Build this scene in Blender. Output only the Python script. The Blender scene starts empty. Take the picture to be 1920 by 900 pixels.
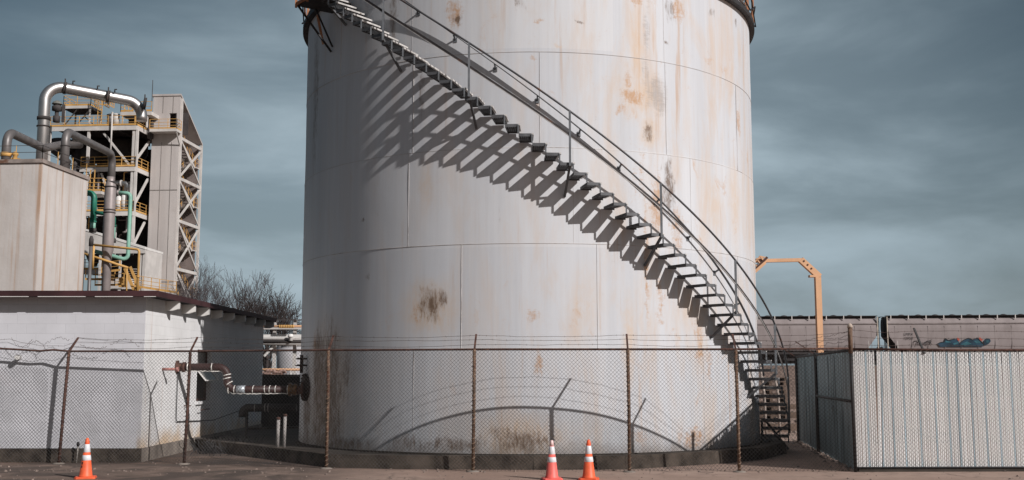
import bpy, bmesh, math, random
from mathutils import Vector, Matrix, noise as mnoise
random.seed(7)
rad = math.radians
scn = bpy.context.scene
col = scn.collection

# ------------------------------------------------------------------ camera, sky, sun, exposure
CAM = Vector((0.0, 0.0, 1.8))
PITCH = rad(7.0)
FPX = 2030.0                                  # focal length in pixels of the 1920 wide photograph
cam_d = bpy.data.cameras.new('camera')
cam_d.sensor_width = 36.0
cam_d.lens = 36.0 * FPX / 1920.0
cam_d.clip_start = 0.1
cam_d.clip_end = 6000
cam = bpy.data.objects.new('camera', cam_d)
col.objects.link(cam)
cam.location = CAM
cam.rotation_euler = (math.pi / 2 + PITCH, 0, 0)
scn.camera = cam

SUN_AZ, SUN_EL = rad(48.5), rad(31.5)             # azimuth measured from behind the camera towards the right
SUN_DIR = Vector((math.sin(SUN_AZ) * math.cos(SUN_EL), -math.cos(SUN_AZ) * math.cos(SUN_EL), math.sin(SUN_EL)))
sun_d = bpy.data.lights.new('sun', 'SUN')
sun_d.energy = 4.1
sun_d.angle = rad(0.6)
sun_d.color = (1.0, 0.965, 0.95)
sun = bpy.data.objects.new('sun', sun_d)
col.objects.link(sun)
sun.rotation_euler = (-SUN_DIR).to_track_quat('-Z', 'Y').to_euler()
sun.location = (20, -20, 40)

world = bpy.data.worlds.new("World")
scn.world = world
world.use_nodes = True
wn, wl = world.node_tree.nodes, world.node_tree.links
wn.clear()
w_out = wn.new('ShaderNodeOutputWorld')
w_bg = wn.new('ShaderNodeBackground')
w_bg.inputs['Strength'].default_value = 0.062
sky = wn.new('ShaderNodeTexSky')
sky.sky_type = 'NISHITA'
sky.sun_disc = False
sky.sun_elevation = SUN_EL
sky.sun_rotation = math.pi - SUN_AZ
sky.air_density = 1.0
sky.dust_density = 2.0
sky.ozone_density = 2.0
w_tc = wn.new('ShaderNodeTexCoord')
w_map = wn.new('ShaderNodeMapping')
w_map.inputs['Scale'].default_value = (1.9, 1.9, 6.0)
w_map.inputs['Rotation'].default_value = (0.0, rad(10), 0.0)
wl.new(w_tc.outputs['Generated'], w_map.inputs['Vector'])
w_n1 = wn.new('ShaderNodeTexNoise')
w_n1.inputs['Scale'].default_value = 2.1
w_n1.inputs['Detail'].default_value = 7
w_n1.inputs['Roughness'].default_value = 0.52
w_n1.inputs['Distortion'].default_value = 0.3
wl.new(w_map.outputs['Vector'], w_n1.inputs['Vector'])
w_r = wn.new('ShaderNodeMapRange')
w_r.interpolation_type = 'SMOOTHSTEP'
w_r.inputs['From Min'].default_value = 0.34
w_r.inputs['From Max'].default_value = 0.72
w_r.inputs['To Min'].default_value = 0.42
w_r.inputs['To Max'].default_value = 1.0
wl.new(w_n1.outputs['Fac'], w_r.inputs['Value'])
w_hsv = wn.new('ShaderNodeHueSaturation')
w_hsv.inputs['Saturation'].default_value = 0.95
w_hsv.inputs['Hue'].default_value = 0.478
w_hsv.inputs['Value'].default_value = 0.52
wl.new(sky.outputs['Color'], w_hsv.inputs['Color'])
w_mix = wn.new('ShaderNodeMix')
w_mix.data_type = 'RGBA'
w_mix.inputs['B'].default_value = (6.5, 8.1, 9.1, 1)      # thin grey cloud, confined low by the masks below
w_sx = wn.new('ShaderNodeSeparateXYZ')
wl.new(w_tc.outputs['Generated'], w_sx.inputs[0])
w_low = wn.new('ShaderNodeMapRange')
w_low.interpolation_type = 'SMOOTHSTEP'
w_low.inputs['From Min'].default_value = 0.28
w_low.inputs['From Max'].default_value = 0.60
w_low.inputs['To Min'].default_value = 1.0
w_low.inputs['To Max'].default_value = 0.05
wl.new(w_sx.outputs['Z'], w_low.inputs['Value'])  # cloud faded out overhead, above the view, to cut fill light
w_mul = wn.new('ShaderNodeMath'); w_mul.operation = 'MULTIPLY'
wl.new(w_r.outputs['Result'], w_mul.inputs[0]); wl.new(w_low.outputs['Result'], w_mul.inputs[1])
w_edge_dim = wn.new('ShaderNodeMapRange')
w_edge_dim.interpolation_type = 'SMOOTHSTEP'
w_edge_dim.inputs['From Min'].default_value = 0.82
w_edge_dim.inputs['From Max'].default_value = 0.985
w_edge_dim.inputs['To Min'].default_value = 0.12
w_edge_dim.inputs['To Max'].default_value = 1.0
wl.new(w_sx.outputs['Y'], w_edge_dim.inputs['Value'])  # invented falloff to the sides, dims the view edges and side fill
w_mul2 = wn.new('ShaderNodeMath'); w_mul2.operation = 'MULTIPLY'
wl.new(w_mul.outputs[0], w_mul2.inputs[0]); wl.new(w_edge_dim.outputs['Result'], w_mul2.inputs[1])
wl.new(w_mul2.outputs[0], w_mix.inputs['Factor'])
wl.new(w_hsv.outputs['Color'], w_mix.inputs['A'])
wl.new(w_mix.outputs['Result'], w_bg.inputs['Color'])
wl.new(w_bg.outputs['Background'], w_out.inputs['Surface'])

scn.view_settings.view_transform = 'Standard'
scn.view_settings.look = 'None'
scn.view_settings.exposure = 0.0
scn.view_settings.gamma = 1.0
scn.view_settings.use_curve_mapping = False
scn.render.resolution_x, scn.render.resolution_y = 1024, 480

# ------------------------------------------------------------------ measuring helpers
def ray(px, py):
    x = (px - 960) / FPX
    y = (450 - py) / FPX
    return Vector((x, math.cos(PITCH) - y * math.sin(PITCH), math.sin(PITCH) + y * math.cos(PITCH)))
def at(px, py, Y):
    d = ray(px, py)
    return CAM + d * (Y / d.y)
def on_ground(px, py, z=0.0):
    d = ray(px, py)
    return CAM + d * ((z - CAM.z) / d.z)
BETA = rad(4.5)                                # the far plant stands slightly turned
PU_ = Vector((math.cos(BETA), -math.sin(BETA), 0))
PW_ = Vector((math.sin(BETA), math.cos(BETA), 0))
def PW(px, py, D):
    d = ray(px, py)
    return CAM + d * ((D - CAM.dot(PW_)) / d.dot(PW_))
def PU(px, py, U):
    d = ray(px, py)
    return CAM + d * ((U - CAM.dot(PU_)) / d.dot(PU_))
def uw(u, w, z):
    return PU_ * u + PW_ * w + Vector((0, 0, z))

# ------------------------------------------------------------------ mesh helpers
ORG = {}
class MB:
    def __init__(s):
        s.v, s.f, s.m, s.s = [], [], [], []
    def face(s, pts, m=0, smooth=False):
        b = len(s.v)
        s.v += [Vector(p) for p in pts]
        s.f.append(list(range(b, b + len(pts)))); s.m.append(m); s.s.append(smooth)
    def hexa(s, p, m=0):                       # p: 4 bottom (ccw from above) + 4 top
        b = len(s.v)
        s.v += [Vector(q) for q in p]
        for q in ((3, 2, 1, 0), (4, 5, 6, 7), (0, 1, 5, 4), (1, 2, 6, 5), (2, 3, 7, 6), (3, 0, 4, 7)):
            s.f.append([b + i for i in q]); s.m.append(m); s.s.append(False)
    def box(s, lo, hi, m=0):
        x0, y0, z0 = lo; x1, y1, z1 = hi
        s.hexa([(x0, y0, z0), (x1, y0, z0), (x1, y1, z0), (x0, y1, z0), (x0, y0, z1), (x1, y0, z1), (x1, y1, z1), (x0, y1, z1)], m)
    def obox(s, o, ax, ay, az, m=0):           # oriented box: corner o and three edge vectors
        o, ax, ay, az = Vector(o), Vector(ax), Vector(ay), Vector(az)
        s.hexa([o, o + ax, o + ax + ay, o + ay, o + az, o + ax + az, o + ax + ay + az, o + ay + az], m)
    def bar(s, a, b, w, h=None, m=0, up=(0, 0, 1)):
        a, b = Vector(a), Vector(b)
        h = w if h is None else h
        d = (b - a)
        if d.length < 1e-6: return
        d.normalize(); up = Vector(up)
        if abs(d.dot(up)) > 0.985: up = Vector((0, 1, 0)) if abs(d.y) < 0.9 else Vector((1, 0, 0))
        sx = d.cross(up).normalized(); uz = sx.cross(d).normalized()
        o = a - sx * w / 2 - uz * h / 2
        s.hexa([o, o + sx * w, o + sx * w + (b - a), o + (b - a), o + uz * h, o + sx * w + uz * h, o + sx * w + uz * h + (b - a), o + uz * h + (b - a)], m)
    def tube(s, pts, r, n=8, m=0, smooth=True, caps=True, closed=False):
        pts = [Vector(p) for p in pts]
        k = len(pts)
        rs = r if isinstance(r, (list, tuple)) else [r] * k
        base = len(s.v)
        prev = None
        for i, p in enumerate(pts):
            if closed: t = pts[(i + 1) % k] - pts[i - 1]
            elif i == 0: t = pts[1] - p
            elif i == k - 1: t = p - pts[i - 1]
            else: t = (pts[i + 1] - p).normalized() + (p - pts[i - 1]).normalized()
            t.normalize()
            if prev is None:
                u = Vector((0, 0, 1)) if abs(t.z) < 0.9 else Vector((1, 0, 0))
                nx = t.cross(u).normalized()
            else:
                nx = (prev - t * prev.dot(t)).normalized()
            ny = t.cross(nx)
            prev = nx
            for j in range(n):
                a = 2 * math.pi * j / n
                s.v.append(p + (nx * math.cos(a) + ny * math.sin(a)) * rs[i])
        segs = k if closed else k - 1
        for i in range(segs):
            i2 = (i + 1) % k
            for j in range(n):
                s.f.append([base + i * n + j, base + i * n + (j + 1) % n, base + i2 * n + (j + 1) % n, base + i2 * n + j]); s.m.append(m); s.s.append(smooth)
        if caps and not closed:
            s.f.append([base + j for j in range(n)][::-1]); s.m.append(m); s.s.append(False)
            s.f.append([base + (k - 1) * n + j for j in range(n)]); s.m.append(m); s.s.append(False)
    def lathe(s, c, prof, n=24, m=0, smooth=True, axis=None):   # prof: (radius, height)
        c = Vector(c)
        ax = Vector(axis).normalized() if axis else Vector((0, 0, 1))
        q = ax.to_track_quat('Z', 'Y').to_matrix()
        base = len(s.v)
        for r, z in prof:
            for j in range(n):
                a = 2 * math.pi * j / n
                s.v.append(c + q @ Vector((r * math.cos(a), r * math.sin(a), z)))
        for i in range(len(prof) - 1):
            for j in range(n):
                s.f.append([base + i * n + j, base + i * n + (j + 1) % n, base + (i + 1) * n + (j + 1) % n, base + (i + 1) * n + j]); s.m.append(m); s.s.append(smooth)
        s.f.append([base + j for j in range(n)][::-1]); s.m.append(m); s.s.append(False)
        s.f.append([base + (len(prof) - 1) * n + j for j in range(n)]); s.m.append(m); s.s.append(False)
    def prism(s, poly, ext, m=0):              # flat polygon (3D) swept along ext
        ext = Vector(ext); n = len(poly); b = len(s.v)
        poly = [Vector(p) for p in poly]
        s.v += poly + [p + ext for p in poly]
        s.f.append([b + i for i in range(n)][::-1]); s.m.append(m); s.s.append(False)
        s.f.append([b + n + i for i in range(n)]); s.m.append(m); s.s.append(False)
        for i in range(n):
            j = (i + 1) % n
            s.f.append([b + i, b + j, b + n + j, b + n + i]); s.m.append(m); s.s.append(False)
    def build(s, name, mats, parent=None, origin=None, uv=None):
        me = bpy.data.meshes.new(name)
        if parent is not None: o = ORG[parent.name]
        elif origin is not None: o = Vector(origin)
        else: o = Vector((0, 0, 0))
        me.from_pydata([tuple(p - o) for p in s.v], [], s.f)
        if not isinstance(mats, (list, tuple)): mats = [mats]
        for mt in mats: me.materials.append(mt)
        me.polygons.foreach_set('material_index', s.m)
        me.polygons.foreach_set('use_smooth', s.s)
        me.update()
        bm = bmesh.new(); bm.from_mesh(me)
        bmesh.ops.recalc_face_normals(bm, faces=bm.faces)
        bm.to_mesh(me); bm.free()
        lay = me.uv_layers.new(name='UVMap')
        data = []
        for p in me.polygons:
            n = p.normal
            for li in p.loop_indices:
                c = me.vertices[me.loops[li].vertex_index].co + o
                if uv: data += uv(c, p.center + o)
                elif abs(n.z) > 0.75: data += [c.x, c.y]
                elif abs(n.x) > abs(n.y): data += [c.y, c.z]
                else: data += [c.x, c.z]
        lay.data.foreach_set('uv', data)
        ob = bpy.data.objects.new(name, me)
        col.objects.link(ob)
        if parent is not None: ob.parent = parent
        else: ob.location = o
        ORG[ob.name] = o
        return ob
def tag(o, label=None, cat=None, group=None, kind=None):
    if label: o['label'] = label
    if cat: o['category'] = cat
    if group: o['group'] = group
    if kind: o['kind'] = kind
    return o
def thing(name, loc, label, cat, group=None):
    o = bpy.data.objects.new(name, None)
    col.objects.link(o)
    o.location = loc
    o.empty_display_size = 0.3
    ORG[o.name] = Vector(loc)
    return tag(o, label, cat, group)
def arc(c, a, b, r, n):                        # points of a bend from direction a to direction b round a corner point c
    a, b = Vector(a).normalized(), Vector(b).normalized()
    c = Vector(c)
    ang = a.angle(b)
    t = r * math.tan(ang / 2)
    p0 = c - a * t
    cen_dir = (b - a).normalized()
    cen = c + cen_dir * (r / math.cos(ang / 2))
    out = []
    ax = a.cross(b).normalized()
    for i in range(n + 1):
        out.append(cen + Matrix.Rotation(ang * i / n, 3, ax) @ (p0 - cen))
    return out
def piped(pts, r, n=8):                        # rounded corners for a polyline
    pts = [Vector(p) for p in pts]
    out = [pts[0]]
    for i in range(1, len(pts) - 1):
        a, b = pts[i] - pts[i - 1], pts[i + 1] - pts[i]
        if a.angle(b) < 0.05: out.append(pts[i]); continue
        out += arc(pts[i], a, b, r, n)
    return out + [pts[-1]]
def text_mesh(mb, body, size, origin, ux, uz, m=0, depth=0.01, align='LEFT'):
    cu = bpy.data.curves.new('lettering', 'FONT')
    cu.body = body; cu.size = size; cu.align_x = align; cu.resolution_u = 2
    ob = bpy.data.objects.new('lettering', cu)
    me = ob.to_mesh()
    ux, uz, origin = Vector(ux).normalized(), Vector(uz).normalized(), Vector(origin)
    for p in me.polygons:
        mb.face([origin + ux * me.vertices[i].co.x + uz * me.vertices[i].co.y for i in p.vertices], m)
    ob.to_mesh_clear()
    bpy.data.objects.remove(ob); bpy.data.curves.remove(cu)

# ------------------------------------------------------------------ materials
class NT:
    def __init__(s, name):
        s.mat = bpy.data.materials.new(name); s.mat.use_nodes = True
        s.n, s.l = s.mat.node_tree.nodes, s.mat.node_tree.links
        s.n.clear()
        s.out = s.n.new('ShaderNodeOutputMaterial')
        s.b = s.n.new('ShaderNodeBsdfPrincipled')
        s.l.new(s.b.outputs[0], s.out.inputs['Surface'])
    def tc(s, what='Object', scale=(1, 1, 1)):
        t = s.n.new('ShaderNodeTexCoord')
        mp = s.n.new('ShaderNodeMapping'); mp.inputs['Scale'].default_value = scale
        s.l.new(t.outputs[what], mp.inputs['Vector'])
        return mp.outputs[0]
    def noise(s, vec, scale, detail=4, rough=0.55, dist=0.0):
        t = s.n.new('ShaderNodeTexNoise')
        t.inputs['Scale'].default_value = scale; t.inputs['Detail'].default_value = detail
        t.inputs['Roughness'].default_value = rough; t.inputs['Distortion'].default_value = dist
        s.l.new(vec, t.inputs['Vector'])
        return t.outputs['Fac']
    def rng(s, v, a, b, c=0.0, d=1.0, smooth=True):
        t = s.n.new('ShaderNodeMapRange')
        if smooth: t.interpolation_type = 'SMOOTHSTEP'
        s.l.new(v, t.inputs['Value'])
        for k, x in zip(('From Min', 'From Max', 'To Min', 'To Max'), (a, b, c, d)): t.inputs[k].default_value = x
        return t.outputs['Result']
    def math(s, op, a, b=None):
        t = s.n.new('ShaderNodeMath'); t.operation = op
        for i, x in enumerate((a, b)):
            if x is None: continue
            if isinstance(x, (int, float)): t.inputs[i].default_value = x
            else: s.l.new(x, t.inputs[i])
        return t.outputs[0]
    def mix(s, f, a, b, blend='MIX'):
        t = s.n.new('ShaderNodeMix'); t.data_type = 'RGBA'; t.blend_type = blend
        for k, x in (('Factor', f), ('A', a), ('B', b)):
            if isinstance(x, (int, float)): t.inputs[k].default_value = x
            elif isinstance(x, (tuple, list)): t.inputs[k].default_value = (*x[:3], 1)
            else: s.l.new(x, t.inputs[k])
        return t.outputs['Result']
    def bump(s, h, strength=0.2, dist=0.02):
        t = s.n.new('ShaderNodeBump'); t.inputs['Strength'].default_value = strength; t.inputs['Distance'].default_value = dist
        s.l.new(h, t.inputs['Height']); s.l.new(t.outputs[0], s.b.inputs['Normal'])
    def color(s, c):
        if isinstance(c, (tuple, list)): s.b.inputs['Base Color'].default_value = (*c[:3], 1)
        else: s.l.new(c, s.b.inputs['Base Color'])
    def set(s, rough=None, metal=None, spec=None):
        for k, x in (('Roughness', rough), ('Metallic', metal), ('Specular IOR Level', spec)):
            if x is None: continue
            if isinstance(x, (int, float)): s.b.inputs[k].default_value = x
            else: s.l.new(x, s.b.inputs[k])
RUST = (0.13, 0.055, 0.028)
def worn(name, c, rough=0.6, metal=0.0, var=0.2, scale=3.0, rust=0.0, rcol=RUST, rscale=4.0, stretch=1.0, bump=0.15, spec=0.4, dirt=0.0, dcol=(0.07, 0.055, 0.045)):
    t = NT(name)
    v = t.tc('Object', (1, 1, stretch))
    n1 = t.noise(v, scale, 5, 0.6)
    lo = tuple(x * (1 - var) for x in c); hi = tuple(min(1, x * (1 + var)) for x in c)
    cc = t.mix(t.rng(n1, 0.3, 0.7), lo, hi)
    n2 = t.noise(v, rscale, 8, 0.65, 0.3)
    if dirt: cc = t.mix(t.rng(t.noise(v, rscale * 0.45, 6, 0.6), 0.62 - 0.25 * dirt, 0.85 - 0.2 * dirt, 0, min(0.9, dirt + 0.25)), cc, dcol)
    if rust: cc = t.mix(t.rng(n2, 0.68 - 0.4 * rust, 0.80 - 0.36 * rust, 0, 0.9), cc, rcol)
    t.color(cc)
    t.set(rough, metal, spec)
    if bump: t.bump(n2, bump, 0.01)
    return t.mat

M = {}
M['galv'] = worn('galvanised_grey_steel', (0.15, 0.158, 0.168), 0.5, 0.35, 0.2, 6, rust=0.18, rscale=5)
M['stair'] = worn('weathered_stair_steel', (0.11, 0.112, 0.118), 0.6, 0.25, 0.25, 5, rust=0.15, rscale=6)
M['nosing'] = worn('worn_bright_nosing', (0.52, 0.50, 0.48), 0.55, 0.1, 0.25, 8, rust=0.15, rscale=9)
M['railsteel'] = worn('handrail_steel', (0.085, 0.085, 0.09), 0.5, 0.3, 0.2, 4, rust=0.33, rscale=2.5)
M['rust'] = worn('rusty_fence_pipe', (0.085, 0.042, 0.032), 0.85, 0.1, 0.45, 14, rust=0.25, rcol=(0.24, 0.13, 0.08), rscale=12)
M['rustpost'] = worn('rust_flaked_post', (0.15, 0.095, 0.065), 0.85, 0.05, 0.5, 18, rust=0.48, rcol=(0.10, 0.038, 0.02), rscale=9, stretch=0.5)
M['wire'] = worn('dull_fence_wire', (0.085, 0.08, 0.078), 0.6, 0.5, 0.3, 4, rust=0.2, rscale=1.2, bump=0)
M['barb'] = worn('rusted_barbed_wire', (0.10, 0.07, 0.06), 0.8, 0.2, 0.3, 4, bump=0)
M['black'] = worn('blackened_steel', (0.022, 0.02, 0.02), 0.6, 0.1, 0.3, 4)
M['ring'] = worn('dark_ring_steel', (0.035, 0.033, 0.034), 0.6, 0.2, 0.3, 3, rust=0.2)
M['orange_rust'] = worn('orange_rusted_steel', (0.36, 0.16, 0.08), 0.8, 0, 0.3, 3, rust=0.3, rcol=(0.5, 0.36, 0.25), rscale=3)
M['concrete'] = worn('dark_weathered_concrete', (0.052, 0.044, 0.037), 0.92, 0, 0.3, 2.2, dirt=0.5, rscale=2.5, bump=0.5, spec=0.2)
M['curb'] = worn('dirty_curb_concrete', (0.072, 0.058, 0.047), 0.92, 0, 0.6, 2.6, dirt=0.55, dcol=(0.03, 0.026, 0.022), rscale=1.6, bump=0.5, spec=0.2)
M['concrete_pale'] = worn('pale_curb_concrete', (0.21, 0.18, 0.155), 0.92, 0, 0.25, 2.2, dirt=0.45, rscale=2, bump=0.5, spec=0.2)
M['fascia'] = worn('dark_red_fascia', (0.05, 0.018, 0.02), 0.7, 0, 0.35, 1.5, rust=0.1, rcol=(0.2, 0.17, 0.15))
M['white'] = worn('white_wood_paint', (0.70, 0.68, 0.65), 0.6, 0, 0.08, 2, dirt=0.12)
M['roofing'] = worn('dark_roofing', (0.035, 0.032, 0.033), 0.95, 0, 0.3, 3)
M['insul'] = worn('brown_pipe_wrap', (0.045, 0.021, 0.019), 0.55, 0, 0.25, 6, bump=0.5)
M['band'] = worn('bright_steel_band', (0.80, 0.77, 0.72), 0.4, 0.1, 0.1, 6)
M['foil'] = worn('grey_foil_patch', (0.42, 0.45, 0.48), 0.4, 0.3, 0.2, 9, bump=0.6)
M['ywhite'] = worn('pale_plant_steel', (0.56, 0.53, 0.50), 0.6, 0, 0.12, 0.8, rust=0.1, rcol=(0.32, 0.2, 0.12), rscale=0.9)
M['yellow'] = worn('yellow_plant_railing', (0.60, 0.345, 0.11), 0.6, 0, 0.2, 0.6, rust=0.2, rcol=(0.35, 0.16, 0.07), rscale=0.6)
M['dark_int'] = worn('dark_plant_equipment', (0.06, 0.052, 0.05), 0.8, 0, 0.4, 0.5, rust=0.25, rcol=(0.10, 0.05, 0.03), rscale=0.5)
M['grey_pipe'] = worn('grey_brown_duct', (0.17, 0.155, 0.15), 0.45, 0.3, 0.2, 0.7, rust=0.15, rscale=0.9, spec=0.5)
M['silver'] = worn('bright_aluminium_cladding', (0.50, 0.485, 0.475), 0.40, 0.9, 0.06, 0.7, bump=0.05)
M['vessel'] = worn('brown_grey_vessel', (0.30, 0.26, 0.25), 0.5, 0.2, 0.15, 0.6, rust=0.25, rcol=(0.12, 0.05, 0.035), rscale=0.35)
M['green'] = worn('dark_green_pipe', (0.025, 0.17, 0.115), 0.45, 0, 0.2, 1.2, dirt=0.1)
M['palegreen'] = worn('pale_green_pipe', (0.23, 0.44, 0.35), 0.5, 0, 0.12, 1.2, dirt=0.1)
M['gantry'] = worn('faded_orange_steel', (0.68, 0.395, 0.225), 0.6, 0, 0.12, 0.7, rust=0.18, rcol=(0.42, 0.17, 0.07), rscale=1.4)
M['bark'] = worn('bare_bark', (0.05, 0.04, 0.038), 0.95, 0, 0.3, 3, bump=0)
M['twig'] = worn('bare_twigs', (0.085, 0.072, 0.074), 0.95, 0, 0.3, 1, bump=0)
M['timber'] = worn('old_timber', (0.115, 0.08, 0.06), 0.9, 0, 0.35, 3, bump=0.3)
M['cone'] = worn('orange_cone_plastic', (0.80, 0.13, 0.05), 0.5, 0, 0.15, 6, dirt=0.3, dcol=(0.3, 0.06, 0.03), bump=0.05)
M['cone_pink'] = worn('faded_pink_cone_plastic', (0.82, 0.15, 0.125), 0.5, 0, 0.12, 5, dirt=0.08, dcol=(0.75, 0.45, 0.42), bump=0.05)
M['cone_faded'] = worn('bleached_cone_tip', (0.80, 0.56, 0.54), 0.5, 0, 0.08, 5, bump=0.05)
M['collar'] = worn('white_cone_sleeve', (0.72, 0.72, 0.74), 0.4, 0, 0.1, 8, dirt=0.35, dcol=(0.35, 0.33, 0.33), bump=0.05)
M['brick'] = worn('pink_brick_rubble', (0.34, 0.22, 0.18), 0.9, 0, 0.35, 3)
M['glass'] = worn('dusty_pane', (0.16, 0.155, 0.14), 0.35, 0, 0.3, 5, bump=0.05)
M['ink'] = worn('black_lettering', (0.025, 0.024, 0.026), 0.7, 0, 0.2, 4, bump=0)
M['spray_blue'] = worn('blue_spray_paint', (0.012, 0.045, 0.075), 0.6, 0, 0.45, 1.5, bump=0)
M['spray_red'] = worn('red_spray_paint', (0.45, 0.09, 0.06), 0.6, 0, 0.2, 2, bump=0)
M['spray_teal'] = worn('teal_spray_paint', (0.03, 0.12, 0.15), 0.6, 0, 0.3, 2, bump=0)

def slat_mat(name, c, var):
    t = NT(name)
    g = t.n.new('ShaderNodeNewGeometry')
    v = t.tc('Object', (3, 3, 0.8))
    n = t.noise(v, 3, 5, 0.6)
    f = t.math('ADD', t.math('MULTIPLY', g.outputs['Random Per Island'], 0.7), t.math('MULTIPLY', n, 0.3))
    cc = t.mix(f, tuple(x * (1 - var) for x in c), tuple(x * (1 + var) for x in c))
    t.color(t.mix(t.rng(t.noise(t.tc('Object', (1, 1, 0.8)), 1.5, 6, 0.65), 0.60, 0.85, 0, 0.2), cc, (0.50, 0.48, 0.44)))
    t.set(0.45, 0, 0.4)
    return t.mat
M['slat'] = slat_mat('white_plastic_slat', (0.76, 0.75, 0.735), 0.05)
M['slat_blue'] = slat_mat('bluish_plastic_slat', (0.42, 0.52, 0.57), 0.2)
M['slat_dark'] = slat_mat('grey_green_plastic_slat', (0.15, 0.20, 0.215), 0.6)

def ground_mat():
    t = NT('dusty_asphalt_and_dirt')
    v = t.tc('Object')
    big = t.noise(v, 0.28, 6, 0.6, 0.4)
    mid = t.noise(v, 2.0, 8, 0.65)
    fine = t.noise(v, 38, 6, 0.7)
    sx = t.n.new('ShaderNodeSeparateXYZ'); t.l.new(v, sx.inputs[0])
    c = t.mix(t.rng(big, 0.3, 0.68), (0.315, 0.218, 0.174), (0.415, 0.302, 0.247))
    c = t.mix(t.rng(mid, 0.42, 0.75, 0, 0.5), c, (0.20, 0.148, 0.122))
    # damp rusty dirt in the yard on the left behind the fence
    yard = t.math('MULTIPLY', t.rng(sx.outputs['Y'], 21.2, 22.6), t.rng(sx.outputs['X'], -2.0, -4.0))
    c = t.mix(t.math('MULTIPLY', yard, t.rng(mid, 0.3, 0.6, 0.4, 0.95)), c, (0.15, 0.085, 0.058))
    c = t.mix(t.math('MULTIPLY', t.rng(sx.outputs['X'], -1.2, -4.2), t.rng(mid, 0.25, 0.6, 0.45, 0.8)), c, (0.125, 0.093, 0.076))
    # dark ragged patches towards the left
    patch = t.math('MULTIPLY', t.rng(sx.outputs['X'], -2.6, -4.6), t.rng(t.noise(v, 0.8, 6, 0.6, 0.8), 0.42, 0.56))
    c = t.mix(t.math('MULTIPLY', patch, 0.75), c, (0.075, 0.06, 0.053))
    c = t.mix(t.rng(fine, 0.60, 0.74, 0, 0.45), c, (0.46, 0.38, 0.33))
    c = t.mix(t.rng(fine, 0.40, 0.28, 0, 0.6), c, (0.075, 0.06, 0.052))
    vo = t.n.new('ShaderNodeTexVoronoi'); vo.feature = 'DISTANCE_TO_EDGE'; vo.inputs['Scale'].default_value = 0.55
    dv = t.n.new('ShaderNodeVectorMath'); dv.operation = 'ADD'
    nn = t.n.new('ShaderNodeTexNoise'); nn.inputs['Scale'].default_value = 1.5; nn.inputs['Detail'].default_value = 5
    t.l.new(v, nn.inputs['Vector'])
    t.l.new(v, dv.inputs[0]); t.l.new(nn.outputs['Color'], dv.inputs[1]); t.l.new(dv.outputs[0], vo.inputs['Vector'])
    crack = t.math('MULTIPLY', t.rng(vo.outputs['Distance'], 0.006, 0.02, 0.5, 0), t.rng(big, 0.45, 0.6))
    c = t.mix(crack, c, (0.06, 0.048, 0.04))
    t.color(c); t.set(0.95, 0, 0.2)
    t.bump(t.math('ADD', t.math('MULTIPLY', fine, 0.6), mid), 0.6, 0.03)
    return t.mat
M['ground'] = ground_mat()
M['ballast'] = worn('brown_railway_ballast', (0.20, 0.145, 0.12), 0.95, 0, 0.4, 4, dirt=0.4, rscale=9, bump=0.8, spec=0.1)

def block_mat(tint=(1, 1, 1)):
    t = NT('white_painted_blockwork')
    uv = t.tc('UV')
    br = t.n.new('ShaderNodeTexBrick')
    br.inputs['Scale'].default_value = 1.0
    br.inputs['Brick Width'].default_value = 0.40; br.inputs['Row Height'].default_value = 0.20
    br.inputs['Mortar Size'].default_value = 0.007; br.inputs['Mortar Smooth'].default_value = 0.6
    br.inputs['Color1'].default_value = (1, 1, 1, 1); br.inputs['Color2'].default_value = (0.95, 0.95, 0.95, 1); br.inputs['Mortar'].default_value = (0.88, 0.88, 0.88, 1)
    t.l.new(uv, br.inputs['Vector'])
    ob = t.tc('Object')
    c = t.mix(t.rng(t.noise(ob, 1.1, 6, 0.6), 0.3, 0.7), (0.71, 0.705, 0.70), (0.80, 0.797, 0.795))
    c = t.mix(1.0, c, br.outputs['Color'], 'MULTIPLY')
    sx = t.n.new('ShaderNodeSeparateXYZ'); t.l.new(ob, sx.inputs[0])
    # rust-yellow splash stains near the foot of the side wall and runs below the pipe
    low = t.rng(t.math('ADD', sx.outputs['Z'], t.math('MULTIPLY', t.noise(ob, 1.7, 5, 0.6), 1.3)), 1.40, 0.75)
    side = t.rng(sx.outputs['X'], -0.12, -0.04)
    c = t.mix(t.math('MULTIPLY', t.math('MULTIPLY', low, side), 0.75), c, (0.50, 0.32, 0.15))
    run = t.rng(t.noise(t.tc('Object', (1, 3.0, 0.22)), 1.3, 6, 0.65), 0.60, 0.74)
    c = t.mix(t.math('MULTIPLY', t.math('MULTIPLY', run, side), 0.4), c, (0.45, 0.25, 0.14))
    c = t.mix(t.rng(t.noise(t.tc('Object', (1, 1, 0.3)), 2.6, 8, 0.7), 0.62, 0.8, 0, 0.25), c, (0.40, 0.38, 0.35))
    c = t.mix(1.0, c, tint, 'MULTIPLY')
    t.color(c); t.set(0.75, 0, 0.3)
    t.bump(t.math('ADD', br.outputs['Fac'], t.math('MULTIPLY', t.noise(ob, 30, 3), -0.25)), 0.25, -0.012)
    return t.mat
M['block'] = block_mat()

def silo_mat():
    t = NT('stained_pale_concrete')
    ob = t.tc('Object'); st = t.tc('Object', (0.6, 0.6, 0.035))
    c = t.mix(t.rng(t.noise(ob, 0.18, 6, 0.6), 0.3, 0.7), (0.50, 0.46, 0.43), (0.63, 0.59, 0.56))
    c = t.mix(t.rng(t.noise(st, 0.9, 6, 0.6), 0.48, 0.75, 0, 0.5), c, (0.36, 0.30, 0.265))
    c = t.mix(t.rng(t.noise(t.tc('Object', (1, 1, 0.035)), 1.1, 7, 0.62), 0.47, 0.60, 0, 0.8), c, (0.40, 0.235, 0.135))
    t.color(c); t.set(0.9, 0, 0.2); t.bump(t.noise(ob, 4, 6), 0.2, 0.05)
    return t.mat
M['silo'] = silo_mat()

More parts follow.
